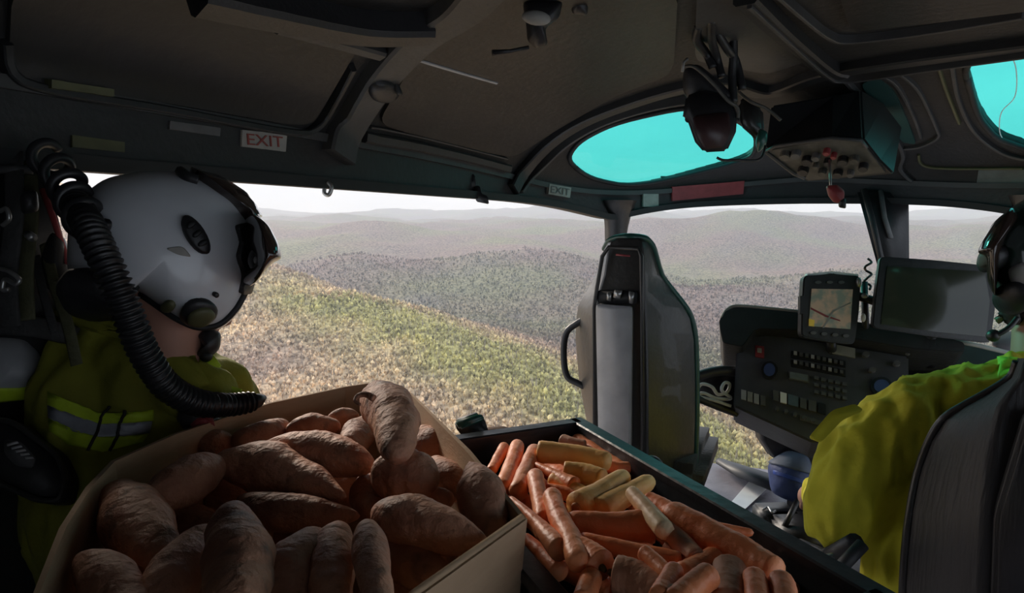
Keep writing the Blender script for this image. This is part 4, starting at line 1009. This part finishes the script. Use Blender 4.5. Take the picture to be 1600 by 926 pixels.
obj('microphone_boom', tube(catmull([P(1590, 496, 1.5), P(1576, 512, 1.5), P(1556, 524, 1.51)], 6), .006, 8), M_dark, pm)

# ================================================================== instrument console
co = thing('instrument_console', 'black centre instrument console with radios and switch rows under a glareshield', 'console', (.0, 2.25, 0))
A_, B2, C2 = P(1150, 530, 2.22), P(1340, 566, 2.06), P(1146, 632, 2.10)
cn = (B2 - A_).cross(C2 - A_).normalized()
if cn.dot(FW) > 0: cn = -cn
def cs(name, poly, m, t=.006, lift=.006, bev=.001, parent=None): return obj(name, slab(poly, A_, cn, t, bev, lift), m, parent or co, smooth=False)
cs('panel_body', [(1152, 530), (1200, 520), (1420, 556), (1420, 700), (1268, 690), (1146, 634)], M_cons, .14, 0, .006)
cs('glareshield', round_poly([(1126, 528), (1124, 512), (1132, 497), (1150, 490), (1256, 500), (1420, 528), (1500, 545), (1500, 562), (1420, 556), (1260, 528), (1180, 524), (1160, 552), (1130, 546)], 3, .2), M_glare, .22, .05, .01)
obj('glareshield_edge', tube(catmull([PN(x, y, A_, cn) + cn * .045 for x, y in [(1128, 506), (1136, 494), (1152, 488), (1200, 492), (1256, 498)]], 5), .006, 8), M_offw, co)
cs('label_plate', rect(1296, 537, 1336, 552, 8), M_offw)
cs('text_strip', rect(1232, 580, 1264, 593, 6), M_greyl, .006, .006); cs('display', rect(1234, 582, 1262, 592, 5), mat('lcd_grey', (.20, .24, .24), .3, scale=40), .003, .008)
db = cs('blue_gauge', ell(1202, 580, 13, 14, 20), M_dark, .01, .012); cs('gauge_face', ell(1202, 580, 9, 10, 18), M_bluei, .003, .014, 0, db)
cs('warning_light', rect(1180, 540, 1194, 558, 2), M_red, .006, .006); cs('warning_cap', rect(1183, 545, 1190, 552, 1), M_offw, .004, .01)
for r, (x0, y0, n, dx) in enumerate([(1240, 550, 9, 9), (1240, 564, 9, 9), (1238, 576, 2, 10)]):
    if r < 2:
        cs('switch_strip', rect(x0 - 4, y0 - 2, x0 + n * dx, y0 + 9, 16), M_dark, .006, .004)
        for k in range(n): cs('switch', rect(x0 + k * dx, y0 + k * 1.9, x0 + k * dx + 5, y0 + 5 + k * 1.9, 1), M_greyl if k % 3 else M_grey, .006, .010, 0)
for k in range(4): cs('annunciator', rect(1158 + k * 10, 609 + k * 3, 1166 + k * 10, 624 + k * 3, 2), [M_grey, M_offw, M_grey, M_greyl][k], .006, .006, 0)
for k, (w, m) in enumerate([(9, M_greyl), (10, M_white), (16, mat('blue_grey_key', (.12, .17, .21), .5, scale=30)), (10, M_greyl), (12, M_greyl), (12, M_dark)]):
    x = 1208 + [0, 11, 23, 42, 55, 70][k]; cs('radio_key', rect(x, 610 + (x - 1208) * .28, x + w, 626 + (x - 1208) * .28, w * .28), m, .006, .008, 0)
for k in range(6): cs('toggle', ell(1214 + k * 14, 640 + k * 4.5, 3, 3, 8), M_greyl, .012, .014, 0)
cs('lower_strip', rect(1250, 648, 1290, 656, 12), M_greyl, .004, .005, 0)
for k in range(5):
    for j in range(3): cs('key', rect(1272 + k * 11, 588 + j * 11 + k * 2.4, 1279 + k * 11, 593 + j * 11 + k * 2.4, 1.5), M_greyl, .005, .007, 0)
cs('side_gauge', ell(1376, 606, 17, 15, 20), M_dark, .012, .014); cs('side_gauge_face', ell(1376, 606, 12, 10, 18), M_bluei, .003, .017, 0)
for (x, y) in ((1392, 546), (1418, 552), (1352, 556), (1400, 570), (1362, 580)): cs('knob', ell(x, y, 6, 4, 12), M_greyl, .014, .016, .001)
obj('pedestal', box((.10, 2.56, .19), .20, .14, .38, 0, .01), M_dark, co)
obj('pedestal_neck', slab([(1188, 648), (1300, 690), (1300, 760), (1216, 720), (1196, 690)], P(1240, 690, 2.32), -FW, .1, .008), M_dark, co)
# right part of the dash with the pale edge in front of the pilot
dsh = thing('dash_panel', 'dark dash top with a pale front edge before the pilot', 'dashboard', P(1500, 560, 2.0))
obj('deck', slab([(1340, 532), (1480, 530), (1600, 556), (1760, 600), (1760, 700), (1400, 640), (1345, 600)], P(1500, 560, 2.05), V((-.1, -.8, .6)), .05, .008), M_glare, dsh)
obj('pale_edge', tube([P(1464, 527, 2.0), P(1530, 540, 1.98), P(1600, 557, 1.95), P(1700, 580, 1.9)], .008, 8, .7), M_offw, dsh)
obj('grey_cowl', slab([(1556, 520), (1620, 508), (1700, 520), (1700, 575), (1600, 552), (1556, 540)], P(1600, 535, 2.1), -FW + V((0, 0, .6)), .03, .01), mat('grey_cowl', (.25, .24, .26), .5, scale=12), dsh)
# GPS unit
gp = thing('gps_unit', 'handheld navigation unit showing a colour map on the console top', 'navigation unit', P(1298, 540, 2.05))
gn = (-FW + V((0, 0, .12)) - RT * .05).normalized(); g0 = P(1298, 480, 2.03)
def gs(name, poly, m, t=.004, lift=0, bev=.001): return obj(name, slab(poly, g0, gn, t, bev, lift), m, gp, smooth=False)
gs('case', round_poly([(1256, 430), (1300, 426), (1346, 431), (1343, 486), (1336, 538), (1296, 534), (1252, 526), (1253, 480)], 4, .18), M_dark, .035, 0, .004)
gs('screen', [(1268, 451), (1332, 452), (1328, 514), (1263, 509)], M_scr, .002, .003, 0)
gs('map_road', [(1266, 480), (1290, 492), (1312, 500), (1312, 502), (1289, 495), (1266, 483)], M_red, .001, .0042, 0); gs('map_road', [(1284, 512), (1300, 484), (1328, 472), (1328, 474), (1302, 487), (1287, 512)], M_offw, .001, .0044, 0)
gs('map_key', [(1263, 498), (1272, 500), (1271, 510), (1263, 509)], mat('map_yellow', (.6, .42, .05), .4, scale=30, emit=.1), .001, .0045, 0)
for k in range(4): gs('button', ell(1270 + k * 17, 520 + k * 1.5, 5, 2.6, 10), M_greyl, .004, .005, 0)
for k in range(3): gs('top_button', ell(1278 + k * 18, 441, 5, 2.4, 10), M_greyl, .004, .004, 0)
gs('top_highlight', [(1262, 427), (1300, 423), (1342, 428), (1342, 431), (1300, 427), (1262, 431)], M_white, .02, -.004, 0)
gs('side_clip', [(1250, 462), (1257, 462), (1256, 490), (1250, 490)], M_dark, .02, .002)
obj('mount', tube([P(1298, 520, 2.08), P(1300, 560, 2.12)], .016, 10), M_dark, gp)
mb = thing('mount_bracket', 'ball joint bracket with a bright screw between the map unit and the tablet', 'bracket', P(1352, 500, 2.05))
obj('arm', tube([P(1340, 462, 2.06), P(1352, 466, 2.05), P(1366, 470, 2.03)], .014, 10), M_dark, mb); obj('arm', tube([P(1350, 440, 2.07), P(1352, 490, 2.06), P(1354, 540, 2.08)], .011, 10), M_dark, mb)
obj('screw', puff(ell(1342, 441, 5, 8, 14), 2.03, .008), M_metal, mb); obj('screw', puff(ell(1351, 462, 6, 4, 12), 2.03, .006), M_metal, mb); obj('screw', puff(ell(1349, 496, 4, 7, 12), 2.03, .006), M_white, mb)
obj('coiled_cable', tube(catmull([P(1356 + 6 * math.sin(k * 1.9), 404 + k * 6, 2.08 + .01 * math.cos(k * 1.9)) for k in range(9)], 5), .004, 6), M_dark, mb)
# tablet
tbt = thing('tablet', 'wide glossy tablet display mounted in front of the pilot', 'tablet', P(1450, 535, 1.95))
tn_ = (-FW + V((0, 0, .10)) - RT * .10).normalized(); t0 = P(1455, 465, 1.96)
def ts(name, poly, m, t=.004, lift=0, bev=.001): return obj(name, slab(poly, t0, tn_, t, bev, lift), m, tbt, smooth=False)
ts('case', round_poly([(1376, 400), (1460, 406), (1548, 415), (1556, 480), (1548, 536), (1460, 526), (1363, 512), (1368, 460)], 4, .12), M_dark, .02, 0, .003)
ts('screen', [(1386, 416), (1538, 424), (1546, 470), (1540, 526), (1460, 518), (1376, 506)], M_tab, .002, .002, 0)
obj('mount', tube([P(1455, 520, 1.99), P(1455, 570, 2.06)], .018, 10), M_dark, tbt)
# side tray with white cable beside the console
ty = thing('cable_tray', 'dark side pocket beside the console holding a looped white cable', 'tray', P(1116, 640, 2.2))
obj('upper_rim', tube(catmull([P(1080, 592, 2.2), P(1100, 584, 2.2), P(1125, 579, 2.2), P(1150, 580, 2.2)], 5), .018, 10), M_dark, ty)
obj('lower_rim', tube(catmull([P(1080, 618, 2.14), P(1105, 628, 2.14), P(1130, 638, 2.14), P(1152, 646, 2.14)], 5), .013, 10), M_dark, ty)
obj('pocket_back', slab([(1080, 590), (1152, 580), (1152, 646), (1080, 618)], P(1116, 610, 2.23), -FW, .01, .002), M_dark, ty)
obj('tray_bracket', tube([P(1150, 600, 2.2), P(1165, 600, 2.2)], .012, 8), M_dark, ty)
cb = obj('white_cable', tube(catmull([P(*q) for q in [(1088, 612, 2.16), (1096, 600, 2.16), (1112, 604, 2.15), (1122, 616, 2.15), (1136, 612, 2.15), (1140, 600, 2.16), (1132, 598, 2.16), (1128, 610, 2.14), (1142, 622, 2.14), (1120, 622, 2.14), (1100, 614, 2.14), (1090, 618, 2.14), (1118, 626, 2.13), (1142, 634, 2.13)]], 8), .0055, 8), M_cable, base=True); tag(cb, 'looped white cable lying in the side pocket', 'cable')

# ================================================================== cockpit floor items
pl_ = obj('foot_lever', bevelled(prism([PZ(1116, 722, .06), PZ(1122, 714, .06), PZ(1212, 742, .06), PZ(1208, 768, .06), PZ(1150, 744, .06)], [PZ(1116, 722, .03), PZ(1122, 714, .03), PZ(1212, 742, .03), PZ(1208, 768, .03), PZ(1150, 744, .03)]), .006), mat('dark_grey_lever', (.03, .03, .036), .5, scale=20), base=True); tag(pl_, 'dark flat foot lever lying on the cockpit floor', 'lever')
wp = obj('floor_placard', prism([PZ(1170, 752, .012), PZ(1200, 762, .012), PZ(1152, 806, .012), PZ(1132, 796, .012)], [PZ(1170, 752, .001), PZ(1200, 762, .001), PZ(1152, 806, .001), PZ(1132, 796, .001)]), M_white, base=True, smooth=False); tag(wp, 'long white placard strip on the cockpit floor', 'placard')
w2 = obj('floor_placard', bevelled(prism([PZ(1176, 806, .03), PZ(1204, 822, .03), PZ(1196, 832, .03), PZ(1166, 816, .03)], [PZ(1176, 806, .001), PZ(1204, 822, .001), PZ(1196, 832, .001), PZ(1166, 816, .001)]), .002), M_white, base=True, smooth=False); tag(w2, 'small white tag by the dark pedals near the crate', 'placard')
bb = thing('blue_bag', 'blue fabric bag on the floor under the console', 'bag', PZ(1232, 785, 0))
bpz = puff(round_poly([(1198, 722), (1232, 704), (1262, 712), (1274, 740), (1262, 790), (1226, 780), (1204, 768)], 4, .3), 2.30, .10)
obj('bag_body', bpz, M_blue, bb)
bbv = bvh_vf(bpz); obj('bag_flap', decal(round_poly([(1200, 724), (1232, 706), (1260, 714), (1270, 742), (1228, 730)], 3, .2), bbv, .008, 0, 5, 8), mat('grey_blue_flap', (.09, .12, .18), .6, scale=20), bb)
obj('bag_stripe', decal([(1210, 734), (1262, 752), (1262, 758), (1210, 740)], bbv, .006, 0, 4, 6), mat('bright_blue', (.03, .08, .36), .5, scale=20), bb)
qd = thing('collective_lever', 'dark collective lever with metal fittings beside the pilot seat', 'lever', PZ(1290, 880, .02))
obj('base', box(PZ(1250, 830, .03), .16, .2, .06, .4, .01), M_dark, qd); obj('tube', tube([PZ(1250, 850, .05), P(1290, 870, 1.5), P(1336, 846, 1.35)], .018, 10), M_dark, qd)
obj('grip', tube([P(1304, 896, 1.27), P(1348, 850, 1.29)], .013, 12), M_rubber, qd); obj('bolt', puff(ell(1300, 912, 6, 5, 12), 1.2, .006), M_metal, qd)
obj('fitting', puff(round_poly([(1280, 866), (1304, 862), (1306, 884), (1284, 886)]), 1.22, .02), M_shell, qd); obj('pin', tube([P(1282, 926, 1.15), P(1302, 906, 1.15)], .008, 8), M_metal, qd)
pdl = thing('rudder_pedal', 'dark pedal block with bright bits beyond the crate', 'pedal', PZ(1205, 800, 0))
obj('block', box(PZ(1212, 806, .03), .13, .11, .06, .5, .008), M_dark, pdl); obj('spring_clip', tube(catmull([PZ(1192, 796, .065), PZ(1200, 792, .07), PZ(1206, 800, .068), PZ(1212, 798, .066)], 5), .004, 6), M_metal, pdl)
obj('strut', tube([PZ(1226, 822, .06), PZ(1246, 782, .12)], .01, 8), M_dark, pdl)

# ================================================================== overhead console and hanging gear
oc = thing('overhead_console', 'overhead control quadrant with knobs hanging below the roof beam', 'console', P(1290, 250, 1.95))
on = V((-.15, -.55, -.9)).normalized(); o0 = P(1290, 245, 1.95)
obj('housing', bevelled(prism([PN(x, y, o0, on) for x, y in [(1194, 234), (1300, 212), (1350, 216), (1376, 250), (1398, 272), (1262, 284), (1240, 272)]], [P(1205, 165, 2.05), P(1300, 150, 2.05), P(1345, 140, 2.1), P(1380, 160, 2.2), P(1410, 200, 2.3), P(1300, 190, 2.4), P(1240, 190, 2.4)]), .006), M_dark, oc, smooth=False)
def os_(name, poly, m, t=.006, lift=.004, bev=.001): return obj(name, slab(poly, o0, on, t, bev, lift), m, oc, smooth=False)
os_('face_plate', [(1200, 234), (1298, 216), (1346, 220), (1370, 250), (1384, 268), (1264, 280), (1242, 268)], M_oplast)
obj('face_rim', tube([PN(x, y, o0, on) + on * .006 for x, y in [(1258, 276), (1240, 268), (1196, 234), (1212, 226), (1298, 213), (1346, 217), (1354, 228)]], .006, 8), M_beam, oc)
for (x, y, r, m) in [(1228, 238, 9, M_oplast), (1245, 236, 8, M_greyl), (1262, 246, 9, M_dark), (1276, 240, 7, M_greyl), (1293, 232, 6, M_red), (1304, 238, 5, M_red), (1294, 248, 6, M_dark), (1318, 246, 9, M_dark), (1336, 244, 8, M_oplast), (1350, 256, 8, M_dark), (1256, 262, 9, M_dark), (1286, 264, 7, M_oplast), (1310, 266, 8, M_dark), (1330, 266, 6, M_greyl), (1276, 254, 5, M_oplast)]:
    os_('knob', ell(x, y, r, r * .62, 12), m, .022, .022, .002)
obj('lever_rod', tube([P(1296, 250, 1.90), P(1297, 272, 1.87), P(1298, 296, 1.85)], .0035, 8), M_metal, oc)
rk = thing('fuel_lever', 'red lever handle hanging in front of the windshield', 'lever', P(1308, 322, 1.84))
obj('red_grip', puff(round_poly([(1290, 290), (1308, 288), (1320, 298), (1318, 318), (1302, 316), (1294, 306)], 3, .25), 1.84, .016), M_red, rk); obj('black_tip', puff(round_poly([(1310, 308), (1322, 310), (1322, 326), (1310, 324)], 3, .25), 1.835, .012), M_dark, rk)
hdst = thing('hanging_headset', 'dark headset hung from the roof with its ear cups over the teal window', 'headset', P(1125, 240, 1.7))
obj('near_ear_cup', bevelled(prism([P(x, y, 1.66) for x, y in [(1066, 186), (1072, 150), (1098, 140), (1140, 148), (1152, 180), (1150, 206), (1136, 236), (1100, 238), (1086, 222), (1074, 188)]], [P(x, y, 1.74) for x, y in [(1066, 186), (1072, 150), (1098, 140), (1140, 148), (1152, 180), (1150, 206), (1136, 236), (1100, 238), (1086, 222), (1074, 188)]]), .012, 3), M_dark, hdst)
obj('ear_cup_face', slab(round_poly([(1082, 180), (1140, 174), (1142, 208), (1130, 230), (1102, 232), (1090, 212)], 3, .2), P(1110, 205, 1.655), -FW, .008, .002), mat('maroon_cup', (.06, .028, .028), .4, scale=8), hdst)
obj('far_ear_cup', bevelled(prism([P(x, y, 1.78) for x, y in [(1152, 160), (1166, 150), (1192, 170), (1194, 200), (1186, 222), (1156, 196)]], [P(x, y, 1.86) for x, y in [(1152, 160), (1166, 150), (1192, 170), (1194, 200), (1186, 222), (1156, 196)]]), .010, 3), M_shell, hdst)
obj('cup_cushion', puff(round_poly([(1186, 200), (1200, 206), (1198, 226), (1184, 240), (1180, 222)], 3, .3), 1.76, .02), M_piping, hdst)
obj('headband_wire', tube(catmull([P(1066, 106, 1.68), P(1084, 104, 1.66), P(1112, 128, 1.65), P(1136, 156, 1.65), P(1152, 168, 1.655), P(1153, 184, 1.66)], 6), .0045, 8), M_oplast, hdst)
obj('headband_wire', tube(catmull([P(1150, 140, 1.76), P(1172, 158, 1.74), P(1198, 170, 1.74), P(1220, 188, 1.74)], 6), .0045, 8), M_oplast, hdst)
obj('head_pad', puff(round_poly([(1068, 108), (1090, 98), (1128, 130), (1148, 150), (1138, 172), (1080, 168), (1066, 140)], 3, .3), 1.71, .03), M_dark, hdst)
obj('microphone_boom', tube(catmull([P(1196, 228, 1.72), P(1186, 249, 1.7), P(1150, 250, 1.69), P(1130, 250, 1.69), P(1120, 246, 1.69)], 6), .0035, 8), M_dark, hdst)
for q in ([(1092, 40), (1088, 62), (1104, 84), (1114, 106)], [(1112, 30), (1112, 60), (1120, 90), (1128, 120)], [(1146, 60), (1146, 90), (1144, 120), (1146, 160)], [(1120, 50), (1136, 76), (1150, 96), (1160, 140)]):
    c0 = cast(cabin, *q[0])[0]; d0 = (c0 - CAM).dot(FW)
    obj('cord', tube(catmull([P(x, y, lerp(d0, 1.69, min(1, k / 2))) for k, (x, y) in enumerate(q)], 6), .011, 8), M_dark, hdst)
obj('hook', tube([P(1066, 112, 1.66), P(1068, 98, 1.66), P(1074, 92, 1.67)], .004, 8), M_offw, hdst)
rl = thing('reading_light', 'swivel reading lamp with a pale lens under the roof', 'lamp', P(842, 70, 1.3))
dl = (cast(cabin, 842, 10)[0] - CAM).dot(FW)
obj('mount', tube([P(845, -20, dl + .02), P(845, 10, dl - .05)], .035, 14), M_dark, rl)
obj('housing', puff(round_poly([(816, 0), (880, 0), (874, 28), (852, 44), (856, 70), (838, 76), (824, 64), (822, 40)], 3, .25), dl - .07, .035), M_dark, rl)
obj('lens', puff(ell(838, 28, 23, 12, 20, 8), dl - .105, .012), M_offw, rl)
obj('lever', tube([P(826, 74, dl - .07), P(796, 80, dl - .08), P(770, 83, dl - .09)], [.004, .004, .007], 8), M_dark, rl)
sk = obj('roof_socket', puff(round_poly([(890, -8), (920, -8), (918, 24), (894, 22)], 3, .2), (cast(cabin, 905, 8)[0] - CAM).dot(FW) - .01, .02), M_dark, base=True); tag(sk, 'small square socket on the roof beside the reading lamp', 'socket')
vn = thing('air_nozzle', 'round dark air nozzle set into the roof rib', 'nozzle', cast(cabin, 590, 125)[0])
obj('ring', decal(ell(590, 122, 24, 17, 20), cabin, .042, .01, 5, 6), M_dark, vn); obj('lever_tip', decal(ell(612, 114, 5, 4, 10), cabin, .055, .004, 3, 4), M_rubber, vn)

# ================================================================== placards and door fittings
def placard(name, poly, m, label, cat='sign', txt=None, tm=None, size=.8, bv=cabin, h=.005):
    o = obj(name, decal(poly, bv, h, 0, 5, 10), m, base=True, smooth=False); tag(o, label, cat)
    if txt:
        a, b, c, d = [cast(bv, *q) for q in poly]; ex = (b[0] - a[0]); ey = (a[0] - d[0]); cen = (a[0] + b[0] + c[0] + d[0]) / 4
        W, H = ex.length, ey.length; ex.normalize(); nn = ex.cross(ey).normalized()
        if nn.dot(FW) > 0: nn = -nn
        ey = nn.cross(ex); vs, fs = text_mesh(txt, 1.0); xs = [v.x for v in vs]; ysv = [v.y for v in vs]; kx = W * size / (max(xs) - min(xs)); ky = H * .66 / (max(ysv) - min(ysv))
        mx_, my_ = (max(xs) + min(xs)) / 2, (max(ysv) + min(ysv)) / 2
        obj('lettering', ([cen + nn * (h + .0015 + v.z) + ex * (v.x - mx_) * kx + ey * (v.y - my_) * ky for v in vs], fs), tm, o, smooth=False)
    return o
placard('exit_sign', [(376, 203), (446, 210), (444, 237), (375, 229)], M_offw, 'larger EXIT placard in dark red letters on the door header', 'sign', 'EXIT', M_redtxt)
placard('exit_sign', [(855, 287), (889, 293), (887, 309), (853, 303)], M_offw, 'small EXIT placard by the left teal roof window', 'sign', 'EXIT', M_greyl, .85, h=.014)
placard('blank_placard', [(263, 189), (342, 200), (341, 213), (262, 202)], M_greyl, 'blank grey strip placard left of the EXIT sign')
placard('olive_placard', [(62, 121), (160, 136), (160, 152), (62, 140)], M_olive_pl, 'olive strip under the rear roof panel', h=.03)
placard('olive_placard', [(110, 211), (192, 222), (192, 238), (110, 230)], M_olive_pl, 'olive strip just above the door opening')
placard('square_placard', [(1003, 303), (1027, 303), (1027, 323), (1003, 323)], M_offw, 'small square cream placard below the left teal window', h=.014)
placard('red_placard', [(1049, 291), (1163, 282), (1161, 303), (1049, 314)], M_red, 'long dark red placard above the left windshield', h=.014)
placard('grey_placard', [(1530, 265), (1640, 262), (1640, 288), (1526, 292)], mat('green_grey_placard', (.13, .15, .14), .6, scale=25), 'green-grey placard above the right windshield')
lt = thing('door_latch', 'black latch hanging from the header above the open door', 'latch', P(748, 318, 2.2))
dlt = (cast(cabin, 745, 292)[0] - CAM).dot(FW) - .03
obj('latch_body', slab(round_poly([(690, 274), (742, 270), (744, 296), (700, 292)], 3, .2), P(745, 290, dlt), -FW, .03, .006), M_dark, lt); obj('latch_tongue', slab([(738, 290), (744, 314), (764, 318), (762, 306), (752, 302), (750, 290)], P(745, 290, dlt), -FW, .02, .003), M_dark, lt)
hk = obj('door_hook', tube(catmull([P(512, 284, 1.55), P(518, 292, 1.55), P(514, 304, 1.55), P(507, 302, 1.55), P(507, 294, 1.55)], 6), .005, 8), M_metal, base=True); tag(hk, 'tiny metal hook under the door header above the hills', 'hook')
